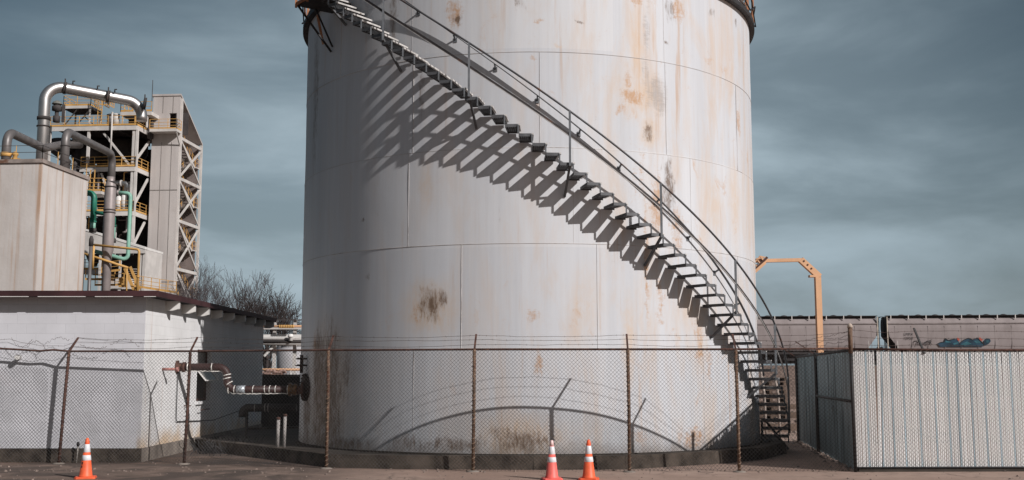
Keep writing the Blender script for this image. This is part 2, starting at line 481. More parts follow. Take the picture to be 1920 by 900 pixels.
def clad_mat():
    t = NT('grey_sheet_cladding')
    ob = t.tc('Object')
    c = t.mix(t.rng(t.noise(t.tc('Object', (1, 1, 0.08)), 0.8, 6, 0.6), 0.3, 0.7), (0.44, 0.40, 0.38), (0.54, 0.50, 0.475))
    c = t.mix(t.rng(t.noise(ob, 0.5, 8, 0.65), 0.58, 0.8, 0, 0.35), c, (0.30, 0.25, 0.22))
    t.color(c); t.set(0.65, 0, 0.3)
    return t.mat
M['clad'] = clad_mat()
M['clad_seam'] = worn('cladding_seam', (0.24, 0.215, 0.20), 0.8, 0, 0.2, 1)

def freight_mat():
    t = NT('dusty_grey_freight_paint')
    ob = t.tc('Object', (0.8, 0.8, 0.25))
    c = t.mix(t.rng(t.noise(ob, 0.9, 6, 0.6), 0.3, 0.7), (0.26, 0.222, 0.215), (0.34, 0.295, 0.288))
    c = t.mix(t.rng(t.noise(t.tc('Object', (2.5, 2.5, 0.2)), 1.0, 6, 0.7), 0.55, 0.75, 0, 0.45), c, (0.25, 0.17, 0.14))
    t.color(c); t.set(0.75, 0, 0.3)
    return t.mat
M['freight'] = freight_mat()
M['freight_dark'] = worn('dark_freight_steel', (0.045, 0.04, 0.04), 0.8, 0, 0.3, 1)

# ------------------------------------------------------------------ ground
mb = MB()
mb.face([(-900, -60, 0), (900, -60, 0), (900, 1500, 0), (-900, 1500, 0)])
tag(mb.build('ground', M['ground']), kind='structure')
# railway embankment beyond the yard
mb = MB()
prof = [(84, -0.02), (92, 1.9), (95, 2.45), (106, 2.5), (120, -0.02)]
xs = [-6 + 4 * i for i in range(30)]
for i in range(len(xs) - 1):
    for j in range(len(prof) - 1):
        mb.face([(xs[i], prof[j][0], prof[j][1]), (xs[i + 1], prof[j][0], prof[j][1]), (xs[i + 1], prof[j + 1][0], prof[j + 1][1]), (xs[i], prof[j + 1][0], prof[j + 1][1])])
tag(mb.build('railway_embankment', M['ballast']), kind='structure')
# loose stones on the ground
mb = MB()
def stone(p, r):
    a = random.random() * 6.28
    q = [p + Vector((math.cos(a + k * 1.571) * r * random.uniform(.7, 1.2), math.sin(a + k * 1.571) * r * random.uniform(.7, 1.2), 0)) for k in range(4)]
    top = [p + (x - p) * 0.55 + Vector((0, 0, r * random.uniform(.5, .9))) for x in q]
    mb.hexa(q + top)
for i in range(800):
    X = random.uniform(-11, 11); Y = random.choice([random.uniform(17.5, 20.6), random.gauss(20.45, 0.18), random.uniform(20.8, 24)])
    stone(Vector((X, Y, 0.001)), random.choice([.008, .012, .012, .018, .03]))
for i in range(420):
    k = random.random()
    p = Vector((6.5, 20.6, 0)).lerp(Vector((7.75, 29.5, 0)), k) + Vector((-abs(random.gauss(0, .13)), random.gauss(0, .2), 0.001))
    stone(p, random.choice([.012, .02, .03, .045]))
for i in range(1600):
    stone(Vector((random.uniform(5.9, 13), random.uniform(28, 60), 0.001)), random.choice([.03, .05, .08]))
tag(mb.build('loose_stones', worn('loose_stone', (0.20, 0.155, 0.13), 0.9, 0, 0.4, 5)), kind='stuff')

# ------------------------------------------------------------------ the storage tank
TC = Vector((0.41, 26.9, 0)); TR = 5.53
TZ0, TZ1 = 0.20, 10.40
def cyl(phi, r, z): return Vector((TC.x + r * math.sin(phi), TC.y - r * math.cos(phi), z))
def tank_hit(px, py):
    d = ray(px, py); o = CAM - TC
    a = d.x ** 2 + d.y ** 2; b = 2 * (o.x * d.x + o.y * d.y); c = o.x ** 2 + o.y ** 2 - TR ** 2
    disc = max(0.0, b * b - 4 * a * c)
    t = (-b - math.sqrt(disc)) / (2 * a)
    p = CAM + d * t
    return math.atan2(p.x - TC.x, -(p.y - TC.y)), p.z
def tank_mat():
    t = NT('weathered_white_tank_paint')
    uv = t.tc('UV')
    dn = t.n.new('ShaderNodeTexNoise'); dn.inputs['Scale'].default_value = 2.6; dn.inputs['Detail'].default_value = 7; dn.inputs['Roughness'].default_value = 0.65
    t.l.new(uv, dn.inputs['Vector'])
    sub = t.n.new('ShaderNodeVectorMath'); sub.operation = 'MULTIPLY_ADD'
    t.l.new(dn.outputs['Color'], sub.inputs[0]); sub.inputs[1].default_value = (0.34, 0.5, 0); sub.inputs[2].default_value = (-0.17, -0.25, 0)
    dis = t.n.new('ShaderNodeVectorMath'); dis.operation = 'ADD'
    t.l.new(uv, dis.inputs[0]); t.l.new(sub.outputs[0], dis.inputs[1])
    sx = t.n.new('ShaderNodeSeparateXYZ'); t.l.new(uv, sx.inputs[0])
    br = t.n.new('ShaderNodeTexBrick'); br.inputs['Scale'].default_value = 1
    br.inputs['Brick Width'].default_value = 4.6; br.inputs['Row Height'].default_value = 2.035; br.inputs['Mortar Size'].default_value = 0
    br.inputs['Color1'].default_value = (0.565, 0.58, 0.61, 1); br.inputs['Color2'].default_value = (0.63, 0.637, 0.655, 1)
    off = t.tc('UV'); off.node.inputs['Location'].default_value = (0.6, -0.22, 0); t.l.new(off, br.inputs['Vector'])
    c = br.outputs['Color']
    wide = t.noise(t.tc('UV', (0.55, 0.035, 1)), 1.5, 6, 0.6)
    fine = t.noise(t.tc('UV', (4.2, 0.10, 1)), 2.0, 6, 0.65)
    c = t.mix(t.rng(wide, 0.36, 0.66, 0.0, 0.34), c, (0.41, 0.42, 0.44))
    c = t.mix(t.rng(fine, 0.45, 0.75, 0.0, 0.22), c, (0.72, 0.71, 0.70))
    c = t.mix(t.rng(fine, 0.5, 0.28, 0.0, 0.16), c, (0.38, 0.36, 0.35))
    # faint warm rust bleeding, stronger on the weather side
    cloud = t.noise(t.tc('UV', (0.8, 0.16, 1)), 1.7, 8, 0.68, 0.4)
    side = t.rng(sx.outputs['X'], -3.5, 2.5, 0.25, 1.0)
    c = t.mix(t.math('MULTIPLY', t.rng(cloud, 0.44, 0.70), t.math('MULTIPLY', side, 0.62)), c, (0.57, 0.425, 0.31))
    spots = t.noise(t.tc('UV', (1, 0.75, 1)), 1.5, 9, 0.72, 0.6)
    c = t.mix(t.math('MULTIPLY', t.rng(spots, 0.58, 0.74), t.math('MULTIPLY', side, 0.7)), c, (0.50, 0.28, 0.13))
    drip = t.noise(t.tc('UV', (2.4, 0.11, 1)), 1.6, 6, 0.62)
    c = t.mix(t.math('MULTIPLY', t.rng(drip, 0.58, 0.72), t.math('MULTIPLY', side, 0.6)), c, (0.46, 0.27, 0.14))
    # individual stains seen on the shell: (photo x, y, half sizes, kind, strength)
    S = [(600, 720, 22, 90, 'd', 1), (612, 790, 36, 50, 'd', .95), (575, 770, 14, 90, 'd', .9), (640, 835, 60, 22, 'd', .8), (806, 572, 24, 30, 'd', .72), (806, 578, 44, 44, 'o', .8), (980, 825, 80, 40, 'o', .8), (1215, 246, 16, 26, 'o', .8), (1200, 180, 44, 40, 'o', .7), (612, 720, 44, 120, 'o', .7), (830, 562, 12, 18, 'd', .8), (782, 585, 10, 26, 'r', .5), (1003, 592, 14, 12, 'r', .6), (1010, 680, 9, 26, 'r', .7),
         (980, 828, 52, 20, 'd', .8), (940, 815, 25, 22, 'd', .5), (850, 832, 75, 14, 'd', .6), (765, 835, 50, 16, 'd', .55), (1300, 822, 30, 20, 'r', .8), (1195, 820, 24, 18, 'r', .55),
         (1215, 246, 9, 17, 'd', .9), (1232, 178, 22, 40, 'g', .8), (1212, 150, 10, 70, 'g', .5), (1185, 180, 22, 16, 'r', .9), (1165, 205, 10, 14, 'r', .7), (1178, 150, 9, 16, 'r', .65),
         (1195, 95, 13, 95, 'o', .55), (1194, 3, 10, 12, 'r', 1), (1272, 18, 14, 26, 'r', .8), (1255, 20, 12, 25, 'd', .55), (1212, 60, 6, 55, 'g', .6),
         (1254, 350, 13, 60, 'd', .75), (1232, 385, 14, 62, 'r', .8), (1270, 430, 14, 50, 'r', .65), (1200, 330, 16, 60, 'r', .4),
         (852, 26, 14, 32, 'r', .8), (857, 36, 9, 9, 'd', .95), (738, 26, 8, 70, 'd', .6), (800, 340, 12, 50, 'o', .4), (790, 170, 8, 60, 'd', .45),
         (618, 730, 26, 120, 'd', .95), (596, 680, 14, 70, 'd', .95), (650, 700, 14, 60, 'd', .55), (600, 800, 30, 60, 'd', .7),
         (1212, 480, 4, 130, 'r', .75), (1238, 560, 8, 60, 'r', .6), (1312, 640, 12, 60, 'r', .6), (1292, 570, 16, 40, 'o', .55), (1180, 640, 12, 70, 'o', .6), (1330, 690, 7, 60, 'r', .55),
         (1386, 230, 6, 28, 'r', .8), (1378, 380, 16, 80, 'o', .6), (1340, 385, 14, 50, 'o', .55), (1387, 90, 8, 40, 'o', .5), (1335, 25, 10, 12, 'd', .6), (1380, 42, 4, 8, 'd', .7),
         (1010, 38, 9, 4, 'r', .7), (1087, 40, 10, 4, 'd', .7), (1000, 104, 6, 4, 'r', .7), (1046, 84, 6, 4, 'o', .6), (974, 8, 10, 14, 'd', .5), (1248, 82, 5, 5, 'd', .7),
         (592, 170, 10, 190, 'd', .5), (591, 640, 5, 26, 'r', .8), (690, 518, 6, 6, 'd', .5), (680, 408, 6, 4, 'd', .6), (1100, 570, 30, 60, 'o', .35), (1390, 560, 10, 60, 'o', .45)]
    acc = {'d': None, 'r': None, 'g': None, 'o': None}
    for px, py, rx, ry, k, st in S:
        ph, z = tank_hit(px, py)
        mr = max(0.3, math.cos(ph)) * 92
        su, sv = mr / (rx * 1.25), 92 / (ry * 1.25)
        a = t.n.new('ShaderNodeVectorMath'); a.operation = 'MULTIPLY_ADD'
        t.l.new(dis.outputs[0], a.inputs[0]); a.inputs[1].default_value = (su, sv, 0); a.inputs[2].default_value = (-ph * TR * su, -z * sv, 0)
        ln = t.n.new('ShaderNodeVectorMath'); ln.operation = 'LENGTH'; t.l.new(a.outputs[0], ln.inputs[0])
        m_ = t.rng(ln.outputs['Value'], 0.1, 1.35, st, 0)
        acc[k] = m_ if acc[k] is None else t.math('MAXIMUM', acc[k], m_)
    scr = t.noise(t.tc('UV', (3.0, 9.0, 1)), 1.6, 7, 0.7, 1.2)     # scuffed horizontal scratches
    spk = t.noise(t.tc('UV', (6.0, 2.0, 1)), 2.2, 7, 0.75, 0.5)
    brk = t.rng(spk, 0.36, 0.60, 0.45, 1.0)
    def ragged(a, nz, amp, lo=0.20, hi=0.92): return t.rng(t.math('ADD', a, t.math('MULTIPLY', t.math('SUBTRACT', nz, 0.5), amp)), lo, hi)
    strk = t.noise(t.tc('UV', (7.0, 0.5, 1)), 1.8, 6, 0.7)
    scb = t.rng(scr, 0.40, 0.60, 0.35, 1.0)
    c = t.mix(t.math('MULTIPLY', acc['o'], t.math('MULTIPLY', brk, 0.9)), c, (0.60, 0.42, 0.265))
    c = t.mix(t.math('MULTIPLY', ragged(acc['g'], t.math('MULTIPLY', t.math('ADD', scr, strk), 0.5), 2.8), 0.6), c, (0.30, 0.27, 0.255))
    c = t.mix(t.math('MULTIPLY', ragged(acc['r'], t.math('MULTIPLY', t.math('ADD', spk, scr), 0.5), 2.6), t.math('MULTIPLY', brk, 0.85)), c, (0.46, 0.26, 0.13))
    c = t.mix(t.math('MULTIPLY', ragged(acc['d'], t.math('MULTIPLY', t.math('ADD', spk, strk), 0.5), 2.0, 0.15, 0.85), t.math('MULTIPLY', brk, 0.95)), c, (0.15, 0.098, 0.066))
    # grime line at the foot
    foot = t.rng(t.math('ADD', sx.outputs['Y'], t.math('MULTIPLY', t.noise(t.tc('UV', (1.2, 1, 1)), 1.6, 6, 0.65), 0.7)), 0.92, 0.45, 0, 0.7)
    c = t.mix(foot, c, (0.16, 0.125, 0.10))
    t.color(c)
    t.set(t.rng(wide, 0.3, 0.7, 0.5, 0.68), 0, 0.35)
    t.bump(t.math('ADD', t.noise(t.tc('UV', (0.5, 0.5, 1)), 0.9, 3), t.math('MULTIPLY', spk, 0.06)), 0.22, 0.05)
    return t.mat
M['tank'] = tank_mat()
M['seam'] = worn('grimy_weld_seam', (0.53, 0.505, 0.49), 0.8, 0, 0.25, 0.9, rust=0.32, rcol=(0.20, 0.15, 0.12), rscale=0.9)

def tank_uv(c, pc):
    ph = math.atan2(c.x - TC.x, -(c.y - TC.y)); pp = math.atan2(pc.x - TC.x, -(pc.y - TC.y))
    if ph - pp > math.pi: ph -= 2 * math.pi
    if ph - pp < -math.pi: ph += 2 * math.pi
    return [ph * TR, c.z]
tank = thing('storage_tank', (TC.x, TC.y, 0), 'huge round white steel tank streaked with rust behind the chain link fence', 'tank')
mb = MB()
N = 240
def ringband(mb, r0, z0, r1, z1, m=0, n=N, smooth=True):
    for j in range(n):
        a, b = 2 * math.pi * j / n + math.pi, 2 * math.pi * (j + 1) / n + math.pi
        mb.face([cyl(a, r0, z0), cyl(b, r0, z0), cyl(b, r1, z1), cyl(a, r1, z1)], m, smooth)
def shell_band(mb, r, z0, z1):                 # shared vertices so that the plates shade smoothly
    base = len(mb.v); NR = 8
    for q in range(NR + 1):
        z = z0 + (z1 - z0) * q / NR
        for j in range(N):
            a = 2 * math.pi * j / N + math.pi
            p = Vector((math.sin(a) * TR * .75, math.cos(a) * TR * .75, z * .62))
            dent = (mnoise.noise(p) * .011 + mnoise.noise(p * 2.6) * .0035) * (0 if q in (0, NR) else 1) * min(1, math.sin(math.pi * q / NR) * 1.6)
            mb.v.append(cyl(a, r - abs(dent) * .6 + dent * .4, z))
    for q in range(NR):
        for j in range(N):
            k = (j + 1) % N
            mb.f.append([base + q * N + j, base + q * N + k, base + (q + 1) * N + k, base + (q + 1) * N + j]); mb.m.append(0); mb.s.append(True)
SEAMS = [TZ0, 2.28, 4.36, 6.30, 8.28, TZ1]
for i in range(5):
    shell_band(mb, TR - 0.004 * (i % 2), SEAMS[i], SEAMS[i + 1])
shell = mb.build('shell', M['tank'], tank, uv=tank_uv)
mb = MB()
for z in SEAMS[1:-1]:
    ringband(mb, TR - 0.005, z - 0.006, TR + 0.0035, z - 0.004); ringband(mb, TR + 0.0035, z - 0.004, TR + 0.0035, z + 0.004); ringband(mb, TR + 0.0035, z + 0.004, TR - 0.005, z + 0.006)
vs = {0: [775, 1320], 1: [865, 1120, 1385], 2: [766, 1075, 1295], 3: [775, 1012, 1248, 1380], 4: [773, 1244, 640]}
for i, xs_ in vs.items():
    for px in xs_:
        ph, z = tank_hit(px, [750, 560, 370, 190, 50][i])
        d = 0.0028 / TR
        mb.hexa([cyl(ph - d, TR - .006, SEAMS[i]), cyl(ph - d, TR + .003, SEAMS[i]), cyl(ph + d, TR + .003, SEAMS[i]), cyl(ph + d, TR - .006, SEAMS[i]),
                 cyl(ph - d, TR - .006, SEAMS[i + 1]), cyl(ph - d, TR + .003, SEAMS[i + 1]), cyl(ph + d, TR + .003, SEAMS[i + 1]), cyl(ph + d, TR - .006, SEAMS[i + 1])])
mb.build('weld_seams', M['seam'], tank)
mb = MB()
for j in range(N):
    a, b = 2 * math.pi * j / N, 2 * math.pi * (j + 1) / N
    mb.face([cyl(a, TR + .05, TZ1), cyl(b, TR + .05, TZ1), cyl(b, 0.02, TZ1 + .7), cyl(a, .02, TZ1 + .7)], 0, True)
mb.build('roof', M['tank'], tank, uv=tank_uv)
mb = MB()
RZ = 10.12
for (r0, z0, r1, z1) in ((TR, RZ, TR + .13, RZ), (TR + .13, RZ, TR + .13, RZ + .10), (TR + .13, RZ + .10, TR, RZ + .10)):
    ringband(mb, r0, z0, r1, z1, smooth=False)
mb.build('stiffening_ring', M['ring'], tank)
mb = MB()                                      # foot chime
for (r0, z0, r1, z1) in ((TR, TZ0 + .035, TR + .07, TZ0 + .035), (TR + .07, TZ0 + .035, TR + .07, TZ0), ):
    ringband(mb, r0, z0, r1, z1, smooth=False)
mb.build('foot_flange', M['concrete'], tank)
# roof edge railing with rusty posts and struts
mb = MB()
for k in range(28):
    a = 2 * math.pi * k / 28 + 0.02
    if -1.35 < (a + math.pi) % (2 * math.pi) - math.pi < -.72: continue
    mb.bar(cyl(a, TR + .10, RZ + .10), cyl(a, TR + .10, RZ + 1.35), .05, .05)
    a2 = a + 2 * math.pi / 28
    mb.bar(cyl(a, TR + .16, RZ + .12), cyl(a2, TR + .16, RZ + .62), .03, .03, m=1)
    mb.bar(cyl(a2, TR + .16, RZ + .12), cyl(a, TR + .16, RZ + .62), .025, .025, m=1)
for z in (.62, 1.33):
    mb.tube([cyl(2 * math.pi * j / 88, TR + .10, RZ + z) for j in range(88)], .022, 6, closed=True)
mb.build('edge_railing', [M['orange_rust'], M['black']], tank)
# stair-head platform
P0, P1 = -0.80, -0.935
mb = MB()
n = 5
for j in range(n):
    a, b = P0 + (P1 - P0) * j / n, P0 + (P1 - P0) * (j + 1) / n
    mb.hexa([cyl(a, TR + .02, 9.84), cyl(a, TR + .88, 9.84), cyl(b, TR + .88, 9.84), cyl(b, TR + .02, 9.84), cyl(a, TR + .02, 9.90), cyl(a, TR + .88, 9.90), cyl(b, TR + .88, 9.90), cyl(b, TR + .02, 9.90)])
plat = mb.build('platform', M['black'], tank)
mb = MB()
mb.bar(cyl(P1, TR + .88, 9.88), cyl(P1, TR + .02, 9.88), .03, .06)
for j in range(n):
    a, b = P0 + (P1 - P0) * j / n, P0 + (P1 - P0) * (j + 1) / n
    mb.bar(cyl(a, TR + .90, 9.88), cyl(b, TR + .90, 9.88), .03, .07)
for a in (P1, P1 + .08, P0):
    mb.bar(cyl(a, TR + .90, 9.8), cyl(a, TR + .90, 10.9), .045)
mb.build('toe_board', M['orange_rust'], plat)
mb = MB()
mb.bar(cyl(P1, TR + .86, 9.86), cyl(P1 - .0, TR + .02, 8.95), .036, .036)
mb.bar(cyl(P1 + .01, TR + .45, 9.84), cyl(P1 + .01, TR + .02, 9.05), .03, .03)
mb.build('platform_bracket', M['black'], plat)
mb = MB()
mb.bar(cyl(P1 - .03, TR + .30, 9.8), cyl(P1 - .03, TR + .14, 9.15), .07, .03)
mb.build('rusty_strap', M['orange_rust'], plat)
# nozzle and rusty valve flange on the left side
NZ = Vector((0, 24.55, 1.42))
nx = TC.x - math.sqrt(TR ** 2 - (TC.y - NZ.y) ** 2)
noz_dir = Vector((-1, 0, 0))
mb = MB()
NZ.x = nx
mb.lathe(NZ + Vector((.35, 0, 0)), [(.10, 0), (.10, .42), (.19, .42), (.19, .47), (.10, .47), (.10, .60)], 20, axis=noz_dir)
mb.build('nozzle', M['rust'], tank)
ph_n = math.atan2(NZ.x - TC.x, -(NZ.y - TC.y)) - 0.02
mb = MB()
mb.lathe(cyl(ph_n, TR - .02, 1.48), [(.31, 0), (.31, .06), (.26, .06), (.26, .09), (.10, .09), (.10, .14)], 24, axis=cyl(ph_n, 1, 0) - TC)
for k in range(16):
    a = k * math.pi / 8
    e = (cyl(ph_n, 1, 0) - TC).normalized(); s_ = e.cross(Vector((0, 0, 1)))
    c_ = cyl(ph_n, TR + .03, 1.48) + s_ * .285 * math.cos(a) + Vector((0, 0, .285 * math.sin(a)))
    mb.tube([c_, c_ + e * .05], .02, 6)
e = (cyl(ph_n, 1, 0) - TC).normalized(); s_ = Vector((0, 0, 1)).cross(e)
for zz, l_ in ((1.97, .26), (2.12, .2)):
    mb.tube([cyl(ph_n, TR - .02, zz), cyl(ph_n, TR + .22, zz)], .022, 8)
    mb.tube([cyl(ph_n, TR + .20, zz) - s_ * l_, cyl(ph_n, TR + .20, zz) + s_ * .05], .013, 6)
mb.tube([cyl(ph_n, TR + .12, 1.8), cyl(ph_n, TR + .12, 2.2)], .04, 8)
mb.build('manway_cover', worn('black_rusty_valve', (0.045, 0.03, 0.025), .8, 0, .4, 6, rust=.3), tank)

# ------------------------------------------------------------------ the spiral stair
stair = thing('spiral_staircase', cyl(1.385, TR + .4, 0), 'long grey steel stair of open grating treads winding up the white tank', 'staircase')
SL = 4.37; RISE = 0.19; DPH = RISE / SL
SR0, SR1 = TR + 0.05, TR + 0.64
def zst(ph): return 6.43 - SL * ph
NT_ = 51
for i in range(NT_):
    ph = 1.388 - i * DPH
    z = zst(ph)
    p2 = ph - DPH * 0.96
    mb = MB()
    a, b = ph, p2
    # side flats, front and back flats
    def quadbar(pa, pb, h=.060, th=.006, m=0): mb.bar(pa - Vector((0, 0, h / 2)), pb - Vector((0, 0, h / 2)), th, h, m)
    quadbar(cyl(a, SR0, z), cyl(b, SR0, z)); quadbar(cyl(a, SR1, z), cyl(b, SR1, z))
    quadbar(cyl(b, SR0, z), cyl(b, SR1, z))
    for k in range(1, 6):
        q = a + (b - a) * k / 6
        quadbar(cyl(q, SR0, z - .003), cyl(q, SR1, z - .003), .024, .006)
    for k in range(1, 15):
        r = SR0 + (SR1 - SR0) * k / 15
        quadbar(cyl(a, r, z - .002), cyl(b, r, z - .002), .027, .0045)
    tr = mb.build('tread', M['stair'], stair)
    mb = MB()
    mb.bar(cyl(a + .002, SR0 + .04, z - .012), cyl(a + .002, SR1 + .012, z - .014), .045, .034)
    mb.build('nosing', M['nosing'], tr)
    mb = MB()
    mb.bar(cyl(a, SR1 + .008, z - .02), cyl(a, SR1 + .008, z - RISE), .028, .028)
    mb.build('riser_bar', M['galv'], stair)
POSTS = [-.825, -.515, -.205, .1165, .424, .75, 1.04, 1.30]
def rail_pts(h, r, p0=-.95, p1=1.30, n=90):
    return [cyl(p0 + (p1 - p0) * i / n, r, zst(p0 + (p1 - p0) * i / n) + h) for i in range(n + 1)]
mb = MB()
pts = rail_pts(.97, SR1 + .03)
end = pts[-1]
pts += [cyl(1.315, SR1 + .03, end.z - .12), cyl(1.32, SR1 + .03, end.z - .35), cyl(1.32, SR1 + .03, .42)]
mb.tube(pts, .021, 8)
mb.build('handrail', M['railsteel'], stair)
mb = MB()
pts = rail_pts(.49, SR1 + .03, -.95, 1.30)
for i in range(len(pts) - 1): mb.bar(pts[i], pts[i + 1], .012, .052); mb.bar(pts[i] - Vector((0, 0, .031)), pts[i + 1] - Vector((0, 0, .031)), .022, .009, 1)
mb.build('mid_rail', [worn('brown_rusted_flat_bar', (.04, .034, .034), .7, .1, .3, 3, rust=.2, rscale=3), M['nosing']], stair)
for p in POSTS:
    mb = MB()
    top = cyl(p, SR1 + .03, zst(p) + .98); bot = cyl(p, SR1 + .03, max(.02, zst(p) - .12))
    mb.bar(bot, top, .042, .042)
    mb.build('rail_post', M['galv'], stair)
    if zst(p) > .6:
        mb = MB()
        mb.bar(cyl(p, SR1 + .02, zst(p) - .10), cyl(p, TR + .01, zst(p) - .62), .042, .042)
        mb.build('brace', M['stair'], stair)
mb = MB()
pts = rail_pts(.985, TR + .12, -1.0, 1.30)
for i in range(len(pts) - 1): mb.bar(pts[i], pts[i + 1], .048, .014)
mb.build('shell_handrail', M['railsteel'], stair)
for k in range(15):
    p = -.90 + k * .153
    mb = MB()
    z = zst(p) + .985
    mb.bar(cyl(p, TR - .005, z - .075), cyl(p, TR + .12, z - .012), .03, .03)
    d = .035 / TR
    mb.hexa([cyl(p - d, TR - .004, z - .13), cyl(p - d, TR + .012, z - .13), cyl(p + d, TR + .012, z - .13), cyl(p + d, TR - .004, z - .13),
             cyl(p - d, TR - .004, z - .03), cyl(p - d, TR + .012, z - .03), cyl(p + d, TR + .012, z - .03), cyl(p + d, TR - .004, z - .03)])
    mb.build('rail_bracket', M['galv'], stair)
mb = MB()                                      # foot of the stair: diagonal strut and stringer
mb.bar(cyl(1.40, SR1, .02), cyl(1.30, SR0 + .05, .75), .045)
mb.bar(cyl(1.39, SR0, .0), cyl(1.31, SR0, zst(1.31)), .06)
mb.build('foot_strut', M['stair'], stair)

# ------------------------------------------------------------------ concrete curb round the tank
CURB = [(-9.6, 28.6), (-6.10, 24.30), (-3.56, 21.12), (-2.0, 20.74), (0.4, 20.62), (2.15, 20.72), (4.15, 22.0), (5.3, 23.1), (6.2, 24.8), (6.55, 27.2), (6.3, 30.0), (5.0, 33.2), (.4, 34.6), (-5, 33.2), (-8.4, 30.8)]
curb = thing('tank_foundation', (TC.x, TC.y, 0), 'low dark concrete curb and pad ringing the foot of the white tank', 'curb')
mb = MB()
n = len(CURB)
cen = Vector((TC.x, TC.y, 0))
def inner(p):
    v = Vector((p[0], p[1], 0)); return v + (cen - v).normalized() * .32
for i in range(n):
    p, q = CURB[i], CURB[(i + 1) % n]
    P, Q = Vector((*p, -.05)), Vector((*q, -.05)); a, b = inner(p) - Vector((0, 0, .05)), inner(q) - Vector((0, 0, .05))
    gap = (Q - P).normalized() * .006
    up = Vector((0, 0, .30)); ch = (cen - (P + Q) / 2).normalized() * .03; ch.z = 0
    mb.hexa([P + gap, Q - gap, b - gap, a + gap, P + gap + up + ch, Q - gap + up + ch, b - gap + up, a + gap + up])
mb.build('curb', M['curb'], curb)
mb = MB()
poly = [inner(p) + (cen - inner(p)).normalized() * .004 + Vector((0, 0, .0)) for p in CURB]
mb.prism(poly, (0, 0, .20))
mb.build('pad', M['concrete'], curb)

# ------------------------------------------------------------------ pump house
BX, BY = at(262, 868, 22.35).x, 22.35
BYE = 33.0
WH = 3.36
house = thing('pump_house', (BX, BY, 0), 'low white painted block building with dark red flat roof edge left of the tank', 'building')
mb = MB()
# walls as a shell with a window opening on the side wall
BXL = BX - 9.0
wy0, wy1, wz0, wz1 = 26.15, 27.35, 1.12, 2.36
T = .2
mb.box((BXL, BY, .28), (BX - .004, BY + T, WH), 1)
mb.box((BX - .004, BY + .001, .28), (BX, BY + T, WH))
mb.box((BXL, BY + T, .28), (BXL + T, BYE, WH))
mb.box((BXL + T, BYE - T, .28), (BX, BYE, WH))
mb.box((BX - T, BY + T, .28), (BX, wy0, WH))
mb.box((BX - T, wy1, .28), (BX, BYE - T, WH))
mb.box((BX - T, wy0, .28), (BX, wy1, wz0)); mb.box((BX - T, wy0, wz1), (BX, wy1, WH))
mb.build('wall', [M['block'], block_mat((0.82, 0.82, 0.86))], house)  # front face tinted greyer to stand for its weaker sun
mb = MB()
mb.box((BXL - .03, BY - .03, -.05), (BX + .0305, BY - .002, .2805), 1)
mb.box((BXL - .03, BY - .002, -.05), (BX + .03, BYE + .03, .28))
mb.build('plinth', [M['concrete_pale'], M['curb']], house)
ov = .30
mb = MB()
mb.box((BXL - ov, BY - ov, WH), (BX + ov, BYE + ov, WH + .06))
roof = mb.build('roof', M['roofing'], house)
mb = MB()
for lo, hi in (((BXL - ov - .02, BY - ov - .03, WH - .012), (BX + ov + .03, BY - ov - .002, WH + .105)), ((BX + ov + .002, BY - ov - .002, WH - .012), (BX + ov + .03, BYE + ov, WH + .105)),
               ((BXL - ov - .03, BY - ov - .002, WH - .012), (BXL - ov - .002, BYE + ov, WH + .105)), ((BXL - ov, BYE + ov + .002, WH - .012), (BX + ov, BYE + ov + .03, WH + .105))):
    mb.box(lo, hi)
mb.build('fascia', M['fascia'], roof)
mb = MB()
x = BXL
while x < BX + ov:                             # bright worn metal drip edge with gaps
    l_ = random.uniform(.4, 1.6); mb.box((x, BY - ov - .034, WH - .022), (min(x + l_, BX + ov), BY - ov - .02, WH - .010)); x += l_ + random.uniform(.02, .3)
mb.build('drip_edge', M['white'], roof)
for k in range(9):
    y = BY + 1.25 + k * 1.18
    mb = MB()
    mb.prism([(BX + .001, y, WH - .004), (BX + ov - .01, y, WH - .004), (BX + ov - .01, y, WH - .17), (BX + .16, y, WH - .21), (BX + .001, y, WH - .21)], (0, .10, 0))
    mb.build('rafter_end', M['white'], house)
fr = MB()
for lo, hi in (((BX - .16, wy0 + .002, wz0 + .002), (BX - .10, wy0 + .06, wz1 - .002)), ((BX - .16, wy1 - .06, wz0 + .002), (BX - .10, wy1 - .002, wz1 - .002)), ((BX - .16, wy0 + .06, wz0 + .002), (BX - .10, wy1 - .06, wz0 + .06)), ((BX - .16, wy0 + .06, wz1 - .06), (BX - .10, wy1 - .06, wz1 - .002)), ((BX - .16, wy0 + .06, 1.72), (BX - .10, wy1 - .06, 1.76))):
    fr.box(lo, hi)
win = fr.build('window', M['rust'], house)
mb = MB(); mb.box((BX - .14, wy0 + .06, 1.98), (BX - .13, wy1 - .06, wz1 - .06))
mb.build('pane', M['glass'], win)
mb = MB(); mb.box((BX - .185, wy0 + .02, wz0 + .02), (BX - .165, wy1 - .02, 1.97)); mb.build('opening_dark_sheet', worn('unlit_room_brown', (.05, .032, .026), .9), win)  # dark sheet closes the opening, standing for the unlit room
mb = MB()                                      # open hopper sash swung out
h0 = Vector((BX - .11, wy0 + .04, 1.97)); ax_ = Vector((0, wy1 - wy0 - .08, 0)); dn_ = Vector((.30, 0, -.36))
mb.obox(h0, ax_, dn_, Vector((.012, 0, .01)))
sash = mb.build('hopper_sash', M['glass'], win)
mb = MB()
for p, q in ((h0, h0 + dn_), (h0 + ax_, h0 + ax_ + dn_), (h0 + dn_, h0 + ax_ + dn_), (h0, h0 + ax_)): mb.bar(p + Vector((.014, 0, .012)), q + Vector((.014, 0, .012)), .035, .03)
mb.build('sash_frame', M['white'], sash)
mb = MB(); mb.box((BX - .005, wy0 - .05, wz0 - .07), (BX + .05, wy1 + .05, wz0 - .002)); mb.build('sill', M['block'], win)
